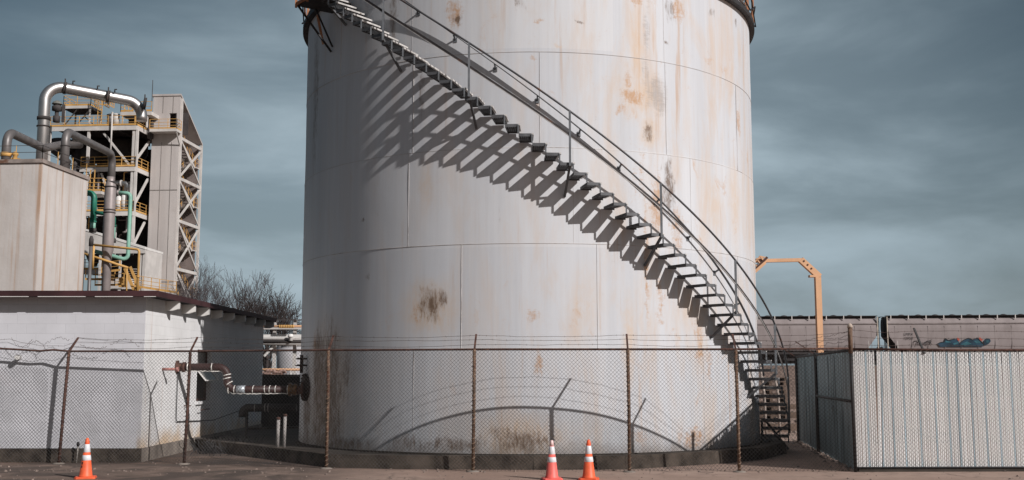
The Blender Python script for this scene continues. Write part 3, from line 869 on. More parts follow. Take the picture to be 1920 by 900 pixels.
# wall fittings
cy = at(340, 760, 24.7).y
mb = MB()
c0 = Vector((BX + .03, 24.55, 1.75))
mb.tube(piped([c0, Vector((BX + .03, 24.55, .72)), Vector((BX + .03, 27.6, .62)), Vector((BX + .03, 30.5, .78))], .1, 4), .010, 6)
mb.build('conduit', M['black'], house)
p = at(38, 670, BY)
mb = MB(); mb.tube([Vector((p.x, BY + .02, p.z)), Vector((p.x + .02, BY - .16, p.z))], .035, 10); mb.lathe(Vector((p.x + .02, BY - .12, p.z)), [(.055, 0), (.055, .07)], 12, axis=(0, -1, 0))
mb.build('wall_spigot', M['white'], house)
mb = MB(); mb.tube(piped([(BX - .02, 23.55, 1.88), (BX + .34, 23.55, 1.88)], .1), .032, 10)
mb.lathe((BX + .30, 23.55, 1.88), [(.05, 0), (.05, .05)], 12, axis=(1, 0, 0))
mb.build('pipe_stub', worn('pinkish_rusty_pipe', (.36, .17, .15), .8, 0, .3, 5, rust=.2), house)
mb = MB(); mb.tube([(BX - .02, 27.0, .92), (BX + .10, 27.0, .92), (BX + .10, 26.2, .92)], .012, 6); mb.tube([(BX - .02, 25.2, 1.05), (BX + .16, 25.2, 1.05)], .014, 6)
mb.build('iron_hook', M['rust'], house)

# ------------------------------------------------------------------ wrapped pipe from the pump house to the tank
PY = 24.55
zA, zB = 1.93, 1.43
xC = at(426, 700, PY).x
wp = thing('wrapped_pipe', (BX, PY, zA), 'dark brown wrapped pipe with pale bands stepping down from the white wall to the tank', 'pipe')
path = piped([(BX - .05, PY, zA), (xC, PY, zA), (xC, PY, zB), (nx - .22, PY, zB)], .20, 8)
mb = MB(); mb.tube(path, .084, 16); mb.build('pipe', M['insul'], wp)
mb = MB()
mb.lathe((nx - .42, PY, zB), [(.10, 0), (.15, .01), (.15, .06), (.10, .07), (.13, .10), (.13, .16), (.10, .2)], 18, axis=(1, 0, 0))
mb.build('coupling', worn('wet_rusty_coupling', (.20, .11, .05), .3, .4, .4, 9, rust=.3), wp)
mb = MB(); mb.lathe((BX + .0, PY, zA), [(.15, 0), (.15, .03), (.095, .03), (.095, .14), (.115, .14), (.115, .2)], 18, axis=(1, 0, 0)); mb.build('wall_flange', M['rust'], wp)
def ringat(p, d, name='band', w=.022, r=.094, mt=None):
    mb = MB(); mb.lathe(Vector(p) - Vector(d).normalized() * w / 2, [(r, 0), (r, w)], 18, axis=d); mb.build(name, mt or M['band'], wp)
for x_ in (BX + .26, at(398, 690, PY).x): ringat((x_, PY, zA), (1, 0, 0))
for k in (.35, .5): ringat((xC, PY, zA - k * (zA - zB)), (.25, 0, -1))
ringat((xC + .05, PY, zB + .13), (.6, 0, -.8))
for px in (429, 440, 475, 497, 506, 517, 540): ringat((at(px, 729, PY).x, PY, zB), (1, 0, random.uniform(-.15, .15)), w=.016)
ringat((at(452, 729, PY).x, PY, zB), (1, 0, 0), 'foil_patch', .20, .0915, M['foil'])
mb = MB()                                      # torn pale lower edge of the wrapping
low = [p + Vector((0, -.03, -.088)) for p in path]
pr = None
for i in range(len(low) - 1):
    a, b = low[i], low[i + 1]
    steps = max(1, int((b - a).length / .05))
    for k in range(steps):
        p = a.lerp(b, k / steps); q = a.lerp(b, (k + 1) / steps)
        j = Vector((0, 0, random.uniform(-.012, .006)))
        mb.bar(p + j, q + j, .02, random.uniform(.008, .022))
mb.build('torn_edge', M['band'], wp)

# lower black pipes in the shade
lp = thing('black_pipe', (BX + .1, 27.0, .9), 'black pipe run low in the deep shade behind the wrapped pipe', 'pipe')
a_ = at(455, 782, 27.0); b_ = at(460, 757, 27.0); c_ = at(556, 765, 27.0)
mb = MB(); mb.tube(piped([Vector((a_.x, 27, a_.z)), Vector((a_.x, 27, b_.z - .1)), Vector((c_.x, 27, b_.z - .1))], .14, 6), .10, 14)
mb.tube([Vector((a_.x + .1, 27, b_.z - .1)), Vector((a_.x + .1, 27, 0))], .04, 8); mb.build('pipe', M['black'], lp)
for px in (478, 497, 503):
    mb = MB(); mb.lathe(Vector((at(px, 762, 27).x, 27, b_.z - .1)), [(.107, 0), (.107, .02)], 14, axis=(1, 0, 0)); mb.build('clamp', worn('dull_clamp', (.2, .18, .17), .6), lp)

# two pale upright stubs
for i, (px, yb, yt, lab) in enumerate(((520, 838, 785, 'shorter pale rusted upright pipe standing at the shaded curb, left of its taller twin'), (532.5, 835, 779, 'taller pale upright pipe stub at the shaded curb, right of the shorter one'))):
    g = on_ground(px, yb, .25)
    top = at(px + 1, yt, g.y)
    th_ = thing('pipe_stub', (g.x, g.y, .2), lab, 'pipe', 'pipe stubs standing by the curb')
    mb = MB(); mb.tube([Vector((g.x, g.y, .2)), Vector((g.x + .01, g.y, top.z))], .036, 12); mb.build('pipe', worn('pale_rusted_pipe' + str(i), (.30, .28, .265), .6, 0, .2, 6, rust=.3 - .1 * i, rscale=7), th_)
    mb = MB(); mb.lathe((g.x + .01, g.y, top.z - .02), [(.042, 0), (.042, .05)], 12); mb.build('cap', M['rust'], th_)

# ------------------------------------------------------------------ chain link helpers
def chain(mb, A, B, z0, z1, r=.0027, pitch=.0725, bulge=.022, seed=0, m=0, over=.03):
    A, B = Vector((A[0], A[1], 0)), Vector((B[0], B[1], 0))
    L = (B - A).length; d = (B - A) / L; nrm = Vector((-d.y, d.x, 0)); H = z1 - z0
    def P(s_, z, side):
        o = bulge * math.sin(s_ * 1.7 + seed) * math.sin((z - z0) / H * math.pi) + .5 * bulge * math.sin(s_ * 5.1 + 2 * seed + z * 3)
        return A + d * s_ + nrm * (o + side * r) + Vector((0, 0, z + .006 * math.sin(s_ * 2.3 + z * 4 + seed)))
    k = -int(H / pitch) - 1
    while k * pitch < L:
        for sg in (1, -1):
            s0 = k * pitch
            if sg == 1: e = [(s0, z0), (s0 + H, z1)]
            else: e = [(s0, z1), (s0 + H, z0)]
            (sa, za), (sb, zb) = e
            ta, tb = 0.0, 1.0
            if sa < 0: ta = -sa / (sb - sa)
            if sb > L: tb = (L - sa) / (sb - sa)
            if tb - ta < .02: continue
            nseg = max(2, int((tb - ta) * 6))
            pts = []
            for q in range(nseg + 1):
                t_ = ta + (tb - ta) * q / nseg
                pts.append(P(sa + (sb - sa) * t_, za + (zb - za) * t_, sg))
            if sg == 1 and tb == 1.0: pts.append(P(sb + over * .3, z1 + over, sg))
            if sg == -1 and ta == 0.0: pts.insert(0, P(sa - over * .3, z1 + over, sg))
            mb.tube(pts, r, 3, m, smooth=False, caps=False)
        k += 1
def barbed(mb, pts, r=.0032, jit=.02, seed=0):
    rnd = random.Random(seed)
    out = []
    for i in range(len(pts) - 1):
        a, b = Vector(pts[i]), Vector(pts[i + 1])
        sag = rnd.uniform(.01, .05)
        ns = max(2, int((b - a).length / .24))
        for k in range(ns):
            t_ = k / ns
            out.append(a.lerp(b, t_) + Vector((rnd.uniform(-.3, .3) * jit, rnd.uniform(-.5, .5) * jit, -sag * 4 * t_ * (1 - t_) + rnd.uniform(-.35, .35) * jit)))
    out.append(Vector(pts[-1]))
    mb.tube(out, r, 4, smooth=False)
    for i in range(len(out) - 1):
        a, b = out[i], out[i + 1]
        nb = max(1, int((b - a).length / .13))
        for k in range(nb):
            p = a.lerp(b, (k + .5) / nb)
            v = Vector((rnd.uniform(-.3, .3), rnd.uniform(-1, 1), rnd.uniform(-1, 1))).normalized() * .02
            mb.bar(p - v, p + v, .003, .003)

# ------------------------------------------------------------------ front chain link fence
FP = []                                        # post foot, top
for (bx, by, tx, Y) in ((-190, 866, -160, 22.1), (110, 866, 130, 22.0), (345, 870, 357, 21.9), (612, 875, 616, 20.9), (887, 884, 889.5, 20.25), (1180, 880, 1177, 20.17), (1386, 880, 1379.5, 20.17)):
    foot = at(bx, 870, Y); top = at(tx, 653, Y)
    FP.append((Vector((foot.x, Y, 0)), Vector((top.x, Y, 0))))
RH = 2.22
CORN = Vector((at(1606, 870, 20.17).x, 20.17, 0))
fence = thing('chain_link_fence', FP[4][0], 'rusty chain link fence with barbed wire on top, crossing in front of the white tank', 'fence')
tops = []
for i, (f_, t_) in enumerate(FP):
    mb = MB()
    tp = Vector((t_.x, t_.y, RH + .015))
    mb.tube([f_ - Vector((0, 0, .05)), f_.lerp(tp, .5) + Vector((random.uniform(-.012, .012), 0, 0)), tp], .030, 12)
    po = mb.build('fence_post', M['rustpost'] if i > 2 else M['rust'], fence)
    mb = MB(); nt = 150
    mb.tube([f_.lerp(tp, q / nt) + Vector((math.cos(q * 1.05) * .036, math.sin(q * 1.05) * .036, 0)) for q in range(3, nt)], .006, 4)
    mb.build('tie_wire', worn('tan_rusty_wire', (.30, .21, .15), .8, 0, .4, 9, rust=.3) if i > 2 else M['barb'], po)
    mb = MB()
    ar = tp + Vector((.03 if i < 4 else .02, .36, .29))
    mb.bar(tp - Vector((0, 0, .01)), ar, .035, .022)
    mb.build('barb_arm', M['rust'], po)
    mb = MB(); mb.lathe((f_.x, f_.y, -.02), [(.13, 0), (.12, .03), (.06, .045)], 12); mb.build('footing', M['concrete_pale'], po)
    tops.append((tp, ar))
mb = MB()
rp = [tops[0][0].copy()]
for i in range(1, len(tops)):
    a, b = rp[-1], tops[i][0]
    if i == 1:                                 # bent rail on the left
        pb = at(75, 658, 22.06); rp += [at(-40, 652, 22.08), at(20, 654.5, 22.07), pb, at(100, 656, 22.05)]
    rp.append(b.copy())
rp.append(CORN + Vector((0, 0, RH + .03)))
mb.tube(rp, .021, 10)
mb.build('top_rail', M['rust'], fence)
mb = MB()
for i in range(len(FP) - 1):
    chain(mb, FP[i][0] - Vector((0, .03, 0)), FP[i + 1][0] - Vector((0, .03, 0)), .03, RH + .005, seed=i)
chain(mb, FP[-1][0] - Vector((0, .03, 0)), CORN - Vector((0, .03, 0)), .03, RH + .005, seed=9)
mb.build('wire_mesh', M['wire'], fence)
for k, fr_ in enumerate((.33, .66, .97)):
    pts = [t.lerp(a, fr_) for t, a in tops] + [CORN + Vector((.0, .03, RH + .08 + .13 * k))]
    mb = MB(); barbed(mb, pts[1:], seed=20 + k, jit=.02)
    rnd = random.Random(60 + k)                # the strands left of the second post hang slack
    a, b = pts[0], pts[1]
    sl = []
    for q in range(15):
        t_ = q / 14
        sl.append(a.lerp(b, t_) + Vector((0, 0, math.sin(t_ * math.pi * (2 + k)) * .10 * (1 - t_ * .3) * (-1) ** k)))
    barbed(mb, sl[::2], seed=70 + k, jit=.015)
    mb.build('barbed_wire', M['barb'], fence)
mb = MB()                                      # loose loops on the left
for (x0, x1, z_, h, sd) in ((20, 60, .30, -.16, 1), (50, 85, .12, .14, 2), (80, 130, .14, .1, 3), (150, 200, .16, -.05, 4), (205, 262, .16, .13, 5)):
    A, B = at(x0, 650, 22.15), at(x1, 650, 22.12)
    A.z = RH + z_; B.z = RH + z_ + (.12 if x1 == 130 else -.04)
    barbed(mb, [A.lerp(B, q / 6) + Vector((0, 0, h * math.sin(q / 6 * math.pi))) for q in range(7)], seed=sd)
mb.build('loose_barbed_wire', M['barb'], fence)

# little stake by the fence on the left
g = on_ground(143, 868)
st = thing('marker_stake', (g.x, g.y, 0), 'thin pale stake with a black cap beside the leftmost cone', 'stake')
mb = MB(); mb.tube([(g.x, g.y, 0), (g.x + .015, g.y, .2), (g.x + .02, g.y, .34)], .014, 8); mb.build('rod', worn('pale_stake', (.33, .30, .27), .7, 0, .3, 9), st)
mb = MB(); mb.lathe((g.x + .02, g.y, .33), [(.028, 0), (.032, .05), (.02, .09)], 10); mb.build('cap', M['black'], st)

# ------------------------------------------------------------------ white slatted fence on the right
FR1 = CORN + Vector((9.0, .28, 0))
sf = thing('slatted_fence', CORN, 'bright fence of white and bluish vertical plastic slats woven in wire, front right', 'fence')
dR = (FR1 - CORN); LR = dR.length; dR.normalize(); nR = Vector((-dR.y, dR.x, 0))
mbw, mbb = MB(), MB()
s_ = .02; k = 0; nblue = 6
rnd = random.Random(5)
while s_ < LR:
    tgt = mbb if k == nblue else mbw
    if k == nblue: nblue += rnd.choice([5, 6, 7, 7, 8])
    w = .0262
    lean = rnd.gauss(0, .002); zt = RH - .015 + rnd.gauss(0, .010)
    if abs(s_ - 2.72 / 3.15 * .52) < .05: lean, zt = .045, RH + .02       # a crooked slat
    c0 = CORN + dR * (s_ + lean) + nR * (.02 + rnd.gauss(0, .002)); c1 = CORN + dR * (s_ + rnd.gauss(0, .0015)) + nR * (.02 + rnd.gauss(0, .002))
    ang = rnd.gauss(0, .09)
    e = dR * math.cos(ang) * w + nR * math.sin(ang) * w
    if True:
        zm = RH * .52
        cm = c0.lerp(c1, .5) + dR * rnd.gauss(0, .0015) + nR * rnd.gauss(0, .002)
        z0_ = .085 + rnd.gauss(0, .004)
        for (qa, za, qb, zb) in ((c1, z0_, cm, zm), (cm, zm, c0, zt)):
            tgt.hexa([qa + Vector((0, 0, za)), qa + e + Vector((0, 0, za)), qa + e + nR * .011 + Vector((0, 0, za)), qa + nR * .011 + Vector((0, 0, za)),
                      qb + Vector((0, 0, zb)), qb + e + Vector((0, 0, zb)), qb + e + nR * .011 + Vector((0, 0, zb)), qb + nR * .011 + Vector((0, 0, zb))])
    s_ += .0363; k += 1
tag(mbw.build('slat_panel', M['slat'], sf), 'white plastic slats')
tag(mbb.build('slat_panel', M['slat_blue'], sf), 'scattered bluish plastic slats')
mb = MB(); chain(mb, CORN, FR1, .06, RH, r=.0021, bulge=.006, seed=3); mb.build('wire_mesh', M['wire'], sf)
mb = MB(); mb.tube([CORN + Vector((0, 0, RH + .02)), CORN + dR * 2 + Vector((0, 0, RH + .005)), FR1 + Vector((0, 0, RH + .02))], .021, 10); mb.build('top_rail', M['rust'], sf)
mb = MB(); mb.tube([CORN + Vector((0, 0, .085)), FR1 + Vector((0, 0, .085))], .010, 8); mb.build('tension_wire', M['galv'], sf)
mb = MB(); mb.obox(CORN + nR * .03 + Vector((.05, 0, -.05)), dR * LR, nR * .22, Vector((0, 0, .11))); mb.build('kerb', M['concrete'], sf)
mb = MB()
mb.tube([CORN - Vector((.02, 0, .05)), CORN + Vector((-.03, 0, 1.3)), CORN + Vector((-.03, 0, RH))], .030, 14, 1)
mb.tube([CORN + Vector((-.03, 0, RH - .06)), CORN + Vector((-.025, 0, RH + .42))], .041, 14)
cp = mb.build('corner_post', [M['rustpost'], M['black']], sf)
mb = MB(); mb.lathe(CORN + Vector((-.025, 0, RH + .41)), [(.05, 0), (.052, .03), (.04, .065), (.012, .085)], 14); mb.build('post_cap', worn('pale_rusty_cap', (.42, .34, .28), .7, 0, .3, 8, rust=.3), cp)
for s_ in (1.95, 4.6, 7.2):
    f_ = CORN + dR * s_ + nR * .07
    mb = MB(); mb.tube([f_ - Vector((0, 0, .05)), f_ + Vector((0, 0, RH))], .028, 12); mb.build('fence_post', M['rust'], sf)
f_ = CORN + dR * 1.33 - nR * .01
mb = MB(); mb.bar(f_ + Vector((.02, 0, RH - .06)), f_ + Vector((-.045, .30, RH + .42)), .035, .022); mb.build('barb_arm', M['black'], sf)
for k in range(3):
    mb = MB()
    p0 = CORN + Vector((-.025, 0, RH + .12 + .13 * k)); p1 = f_ + Vector((-.02 - .01 * k, .12 + .09 * k, RH + .11 + .13 * k))
    barbed(mb, [p0, p1, FR1 + Vector((0, .2, RH + .12 + .13 * k))], seed=40 + k)
    mb.build('barbed_wire', M['barb'], sf)

# ------------------------------------------------------------------ dark slatted side fence running back
SE = on_ground(1500, 828)
SE = Vector((SE.x, SE.y, 0))
sd = thing('slatted_side_fence', (CORN + SE) / 2, 'shaded grey-green slatted fence running back from the corner post towards the stair', 'fence')
dS = SE - CORN; LS = dS.length; dS.normalize(); nS = Vector((-dS.y, dS.x, 0))
mb = MB(); s_ = .12; rnd = random.Random(8)
while s_ < LS:
    w = .047; ang = rnd.gauss(.10, .10)
    e = dS * math.cos(ang) * w + nS * math.sin(ang) * w
    if True:
        p0 = CORN + dS * s_ + nS * rnd.gauss(0, .004); p1 = p0 + dS * rnd.gauss(0, .002) + nS * rnd.gauss(0, .004)
        z0_, z1_ = .05 + rnd.gauss(0, .02), RH - .04 + rnd.gauss(0, .03)
        pm = p0.lerp(p1, .5) + nS * rnd.gauss(0, .005); zm = rnd.uniform(.8, 1.5)
        for (qa, za, qb, zb) in ((p0, z0_, pm, zm), (pm, zm, p1, z1_)):
            mb.hexa([qa + Vector((0, 0, za)), qa + e + Vector((0, 0, za)), qa + e + nS * .011 + Vector((0, 0, za)), qa + nS * .011 + Vector((0, 0, za)),
                     qb + Vector((0, 0, zb)), qb + e + Vector((0, 0, zb)), qb + e + nS * .011 + Vector((0, 0, zb)), qb + nS * .011 + Vector((0, 0, zb))])
    s_ += .0363
mb.build('slat_panel', M['slat_dark'], sd)
mb = MB(); chain(mb, CORN, SE, .04, RH, r=.0024, bulge=.006, seed=4); mb.build('wire_mesh', M['wire'], sd)
mid = on_ground(1549, 849); tm = (mid - CORN).dot(dS)
for s_ in (tm, LS * .985):
    f_ = CORN + dS * s_ + nS * .05
    mb = MB(); mb.tube([f_ - Vector((0, 0, .05)), f_ + Vector((0, 0, RH + .03))], .038, 12)
    po = mb.build('fence_post', M['black'], sd)
    mb = MB(); mb.bar(f_ + Vector((0, 0, RH)), f_ + Vector((-.42, .1, RH + .30)), .03, .02); mb.build('barb_arm', M['rust'], po)
mb = MB(); mb.tube([CORN + nS * .04 + Vector((0, 0, RH)), SE + nS * .04 + Vector((0, 0, RH))], .028, 10); mb.build('top_rail', M['black'], sd)
mb = MB(); mb.tube([CORN + nS * .05 + Vector((0, 0, 1.28)), CORN + nS * .05 + dS * tm + Vector((0, 0, 1.28))], .026, 10); mb.build('gate_rail', M['black'], sd)
for k in range(4):
    mb = MB()
    a = CORN + Vector((-.03, .02, RH + .10 + .09 * k)); b = CORN + dS * tm + nS * (.05 + .1 * k) + Vector((-.02, 0, RH + .05 + .085 * k)); c = CORN + dS * LS * .98 + nS * (.06 + .1 * k) + Vector((0, 0, RH + .05 + .08 * k))
    barbed(mb, [a, a.lerp(b, .5) + Vector((0, 0, random.uniform(-.06, .04))), b, c], seed=80 + k, jit=.06)
    mb.build('barbed_wire', M['barb'], sd)

# ------------------------------------------------------------------ traffic cones
def cone(px, pyt, Y, matb, tipm, label, rot, writing):
    top = at(px, pyt, Y)
    r = thing('traffic_cone', (top.x, Y, 0), label, 'traffic cone', 'traffic cones in front of the fence')
    H = top.z; o = Vector((top.x, Y, 0))
    def rr(z): return .112 - (.112 - .026) * (z - .035) / (H - .035)
    mb = MB()
    b = .170; hh = .034
    ca, sa = math.cos(rot), math.sin(rot)
    def R_(x, y, z): return o + Vector((x * ca - y * sa, x * sa + y * ca, z))
    oct_ = [(b, b * .8), (b * .8, b), (-b * .8, b), (-b, b * .8), (-b, -b * .8), (-b * .8, -b), (b * .8, -b), (b, -b * .8)]
    mb.prism([R_(x, y, 0) for x, y in oct_], (0, 0, hh * .6))
    mb.prism([R_(x * .95, y * .95, hh * .6) for x, y in oct_], (0, 0, hh * .4))
    mb.build('base', matb, r)
    mb = MB()
    zt = H * .86
    mb.lathe(o, [(.125, hh), (.114, hh + .015), (rr(.06), .06), (rr(zt), zt)], 28)
    mb.build('body', matb, r)
    mb = MB()
    if tipm is matb: mb.lathe(o, [(rr(zt), zt), (rr(zt) + .003, zt + .01), (rr(H * .9), H * .93), (.026, H * .975), (.014, H)], 28)
    else: mb.lathe(o, [(rr(zt), zt), (rr(H), H - .004), (rr(H) - .006, H)], 28)
    mb.build('tip', tipm, r)
    for z0, z1 in ((.445, .575), (.645, .845)):
        mb = MB(); z0 *= H; z1 *= H
        mb.lathe(o, [(rr(z0) + .0005, z0), (rr(z0) + .004, z0 + .003), (rr(z1) + .004, z1 - .003), (rr(z1) + .0005, z1)], 28)
        mb.build('reflective_sleeve', M['collar'], r)
    if writing:
        mb = MB()
        for q, (zz, hw, hgt) in enumerate(((.30, .012, .05), (.24, .017, .055), (.185, .012, .045))):
            z0, z1 = zz, zz + hgt * .8
            for xx in ((-.02 - .002 * q), (-.006)):
                a0 = -math.pi / 2 + xx / rr(z0) - .35
                pts = []
                for (z, da) in ((z0, -hw * .5 / rr(z0)), (z0, hw * .5 / rr(z0)), (z1, hw * .5 / rr(z1)), (z1, -hw * .5 / rr(z1))):
                    a = a0 + da; pts.append(o + Vector((math.cos(a) * (rr(z) + .002), math.sin(a) * (rr(z) + .002), z)))
                mb.face(pts)
        mb.build('stencil_mark', M['ink'], r)
    return r
cone(164, 821, 19.0, M['cone'], M['cone'], 'orange traffic cone with black stencil marks, alone at the far left', .25, True)
cone(1034.5, 825.5, 18.75, M['cone_pink'], M['cone_faded'], 'faded pinkish traffic cone with a bleached flat tip', .1, False)
cone(1103.5, 824, 18.75, M['cone'], M['cone'], 'bright orange traffic cone with a rounded tip beside the faded pink one', -.15, False)

# ------------------------------------------------------------------ far plant: concrete block tower
UC = PW(79, 300, 78).dot(PU_)
zs = PW(79, 298, 78).z
WR = PU(165, 331, UC).dot(PW_)
UL = UC - 8.5
silo = thing('concrete_tower', uw(UC - 4, 82, 0), 'pale stained windowless concrete tower with a railed top at the left edge', 'tower')
mb = MB()
mb.hexa([uw(UL, 78, 0), uw(UC, 78, 0), uw(UC, WR, 0), uw(UL, WR, 0), uw(UL, 78, zs - .3), uw(UC, 78, zs - .3), uw(UC, WR, zs - .3), uw(UL, WR, zs - .3)])
mb.build('wall', M['silo'], silo)
mb = MB(); e = .12
mb.hexa([uw(UL - e, 78 - e, zs - .298), uw(UC + e, 78 - e, zs - .298), uw(UC + e, WR + e, zs - .298), uw(UL - e, WR + e, zs - .298), uw(UL - e, 78 - e, zs), uw(UC + e, 78 - e, zs), uw(UC + e, WR + e, zs), uw(UL - e, WR + e, zs)])
mb.build('coping', worn('rusty_coping', (.28, .235, .21), .85, 0, .3, .8, rust=.3, rscale=.8), silo)
def railing(mb, pts, h=1.07, post=.05, rails=(1.0, .52), sp=1.6, toe=.15, m=0, mp=None):
    mp = m if mp is None else mp
    for i in range(len(pts) - 1):
        a, b = Vector(pts[i]), Vector(pts[i + 1]); L = (b - a).length
        n = max(1, round(L / sp))
        for k in range(n + 1):
            p = a.lerp(b, k / n); mb.bar(p, p + Vector((0, 0, h)), post, post, mp)
        for f_ in rails: mb.bar(a + Vector((0, 0, h * f_)), b + Vector((0, 0, h * f_)), post * .8, post * .8, m)
        if toe: mb.bar(a + Vector((0, 0, toe / 2)), b + Vector((0, 0, toe / 2)), .02, toe, m)
mb = MB()
railing(mb, [uw(UL, 78.2, zs), uw(UC - .1, 78.2, zs), uw(UC - .1, WR - .1, zs)], 1.1, .045, sp=2.2, toe=0, m=1, mp=0)
mb.build('railing', [M['yellow'], M['dark_int']], silo)
rnd = random.Random(3)
for k, (px, py, w_) in enumerate(((28, 297, .5), (128, 312, .45), (140, 318, .35))):
    p = PW(px, py, 80.5 if k == 0 else PU(px, py, UC - .8).dot(PW_)); p.z = zs
    mb = MB()
    mb.lathe(p, [(w_ * .6, 0), (w_ * .6, .25), (w_ * .35, .3), (w_ * .35, .8), (w_ * .5, .85), (w_ * .5, 1.0), (w_ * .1, 1.15)], 12)
    mb.bar(p + Vector((-.3, 0, .6)), p + Vector((.4, 0, .55)), .1)
    mb.build('vent', M['yellow'] if k == 0 else M['dark_int'], silo)

# grey ducts leaving the tower top
def duct(name, label, pts, r, mats, bend, flanges=(), n=16, group=None, bandmat=None, rough=None):
    t_ = thing(name, pts[0], label, 'pipe', group)
    path = piped(pts, bend, 8)
    mb = MB(); mb.tube(path, r, n); mb.build('pipe', mats, t_)
    for (p, d, w, rr_) in flanges:
        mb = MB(); mb.lathe(Vector(p) - Vector(d).normalized() * w / 2, [(rr_, 0), (rr_, w)], n, axis=d); mb.build('flange', bandmat or M['dark_int'], t_)
    return t_
a0 = PW(11, 297, 80.5); a0.z = zs
a1 = PW(13, 243, 80.5)
a2 = PW(33, 243, 81.0); a3 = PW(82, 278, 88); a4 = PW(115, 271, 95); a5 = PW(150, 272, 106)
duct('grey_duct', 'dull grey duct rising from the tower top and bending away at the left edge', [a0, Vector((a0.x, a0.y, PW(16, 246, 80.5).z)), a3, a4, a5], .35, M['grey_pipe'], 1.1,
     [((a0.x, a0.y, a0.z + .9), (0, 0, 1), .3, .42)], bandmat=M['yellow'])
b0 = PU(121, 300, UC - .9); b0.z = zs
D0 = b0.dot(PW_)
btop = PW(119, 246, D0); b2 = PW(211, 289, 98); b3 = PW(209, 345, 98)
b2 = Vector((b2.x, b2.y, b2.z)); b3 = Vector((b2.x, b2.y, b3.z))
duct('grey_duct', 'grey brown duct arching from the tower top down to the brown column', [b0, Vector((b0.x, b0.y, btop.z)), b2, b3], .34, M['grey_pipe'], 1.0,
     [((b0.x, b0.y, PW(120, 274, D0).z), (0, 0, 1), .10, .37), ((b3.x, b3.y, b3.z + .1), (0, 0, 1), .3, .40)])
# brown column under it
cb = Vector((b2.x, b2.y, 0))
vz = lambda py, D=98: PW(205, py, D).z
cc_ = PW(206, 380, 98)
colt = thing('process_column', (cc_.x, cc_.y, 0), 'brown grey cylindrical process column among the pipes below the arching duct', 'column')
mb = MB(); mb.lathe((cc_.x, cc_.y, 0), [(.40, 0), (.40, vz(478)), (.52, vz(470)), (.52, vz(350)), (.47, vz(347)), (.38, vz(340)), (.38, vz(332))], 20); mb.build('vessel', M['vessel'], colt)
for y_ in (352, 395, 400):
    mb = MB(); mb.lathe((cc_.x, cc_.y, vz(y_)), [(.56, 0), (.56, .12)], 20); mb.build('ring', M['dark_int'], colt)

# silver duct
s0 = PW(78, 300, 100); s0.z = 12
sT = PW(84, 165, 100)
s1 = Vector((s0.x, s0.y, PW(87, 158, 100).z)); s2 = PW(250, 190, 104); s3 = PW(267, 193, 105.5)
s4 = Vector((s3.x, s3.y, s3.z - 1.9))
sil = thing('silver_duct', (s0.x, s0.y, 12), 'big shiny silver duct arching over the steel plant structure', 'pipe')
path = piped([s0, s1, s3, s4], 1.6, 10)
mb = MB(); mb.tube(path, .545, 24); mb.build('pipe', M['silver'], sil)
dd = (s2 - s1).normalized()
for px, py in ((123, 166), (187, 177), (243, 187)):
    f_ = (PW(px, py, 101).dot(PU_) - s1.dot(PU_)) / (s2.dot(PU_) - s1.dot(PU_))
    p = s1.lerp(s2, f_)
    mb = MB(); mb.lathe(p - dd * .12, [(.63, 0), (.63, .10), (.57, .10), (.57, .16), (.63, .16), (.63, .26)], 24, axis=dd)
    mb.bar(p + Vector((0, 0, .55)), p + Vector((0, 0, .95)), .1); mb.build('flange', M['dark_int'], sil)
for py, w in ((225, .30), (238, .1)):
    mb = MB(); mb.lathe((s0.x, s0.y, PW(80, py, 100).z), [(.64, 0), (.64, w)], 24); mb.build('flange', M['dark_int'], sil)
for f_ in (.30, .58, .78):
    p = s1.lerp(s2, f_) + Vector((0, 0, .55)); mb = MB(); mb.tube([p, p + Vector((0, 0, .3)), p + Vector((.2, 0, .3))], .07, 6); mb.build('tap', M['dark_int'], sil)

# ------------------------------------------------------------------ far plant: steel process structure
psU0, psU1 = PW(93, 240, 110).dot(PU_), PW(257, 236, 110).dot(PU_)
psW1 = 119.0
ps = thing('process_structure', uw((psU0 + psU1) / 2, 114, 0), 'open white steel plant structure with yellow railed decks between concrete tower and stair tower', 'industrial structure')
def zpx(py, D=110, px=180): return PW(px, py, D).z
zD1, zD2, zD3, zD4 = zpx(236), zpx(313), zpx(396), zpx(505)
for u in (psU0, (psU0 + psU1) / 2 - .5, psU1 - .35, psU1):
    for w in (110.15, psW1):
        if u == psU1 - .35 and w > 111: continue
        mb = MB(); mb.obox(uw(u - .13, w - .13, 0), PU_ * .26, PW_ * .26, Vector((0, 0, zD1 - .5))); mb.build('column', M['ywhite'], ps)
decks = [(psU0, psU1, zD1), (PW(150, 316, 110).dot(PU_), psU1, zD2), (PW(150, 400, 110).dot(PU_), psU1, zD3), (psU0 + 3, psU1 + 1.5, zD4)]
for i, (u0, u1, z) in enumerate(decks):
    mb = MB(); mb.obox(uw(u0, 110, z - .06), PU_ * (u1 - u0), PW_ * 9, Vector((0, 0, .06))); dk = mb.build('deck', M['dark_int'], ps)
    mb = MB()
    mb.obox(uw(u0, 109.9, z - .52), PU_ * (u1 - u0), PW_ * .1, Vector((0, 0, .46)))
    mb.obox(uw(u1 - .0, 110, z - .52), PU_ * .1, PW_ * 9, Vector((0, 0, .46)))
    for k in range(1, 4):
        mb.obox(uw(u0 + (u1 - u0) * k / 4, 110.01, z - .42), PU_ * .12, PW_ * 8.9, Vector((0, 0, .35)), 1)
    mb.build('girder', [M['ywhite'], M['dark_int']], dk)
    mb = MB(); railing(mb, [uw(u0 + .1, 109.95, z), uw(u1, 109.95, z), uw(u1 + .02, 118, z)], 1.07, .055, (1, .66, .33), 1.5, .2); mb.build('railing', M['yellow'], dk)
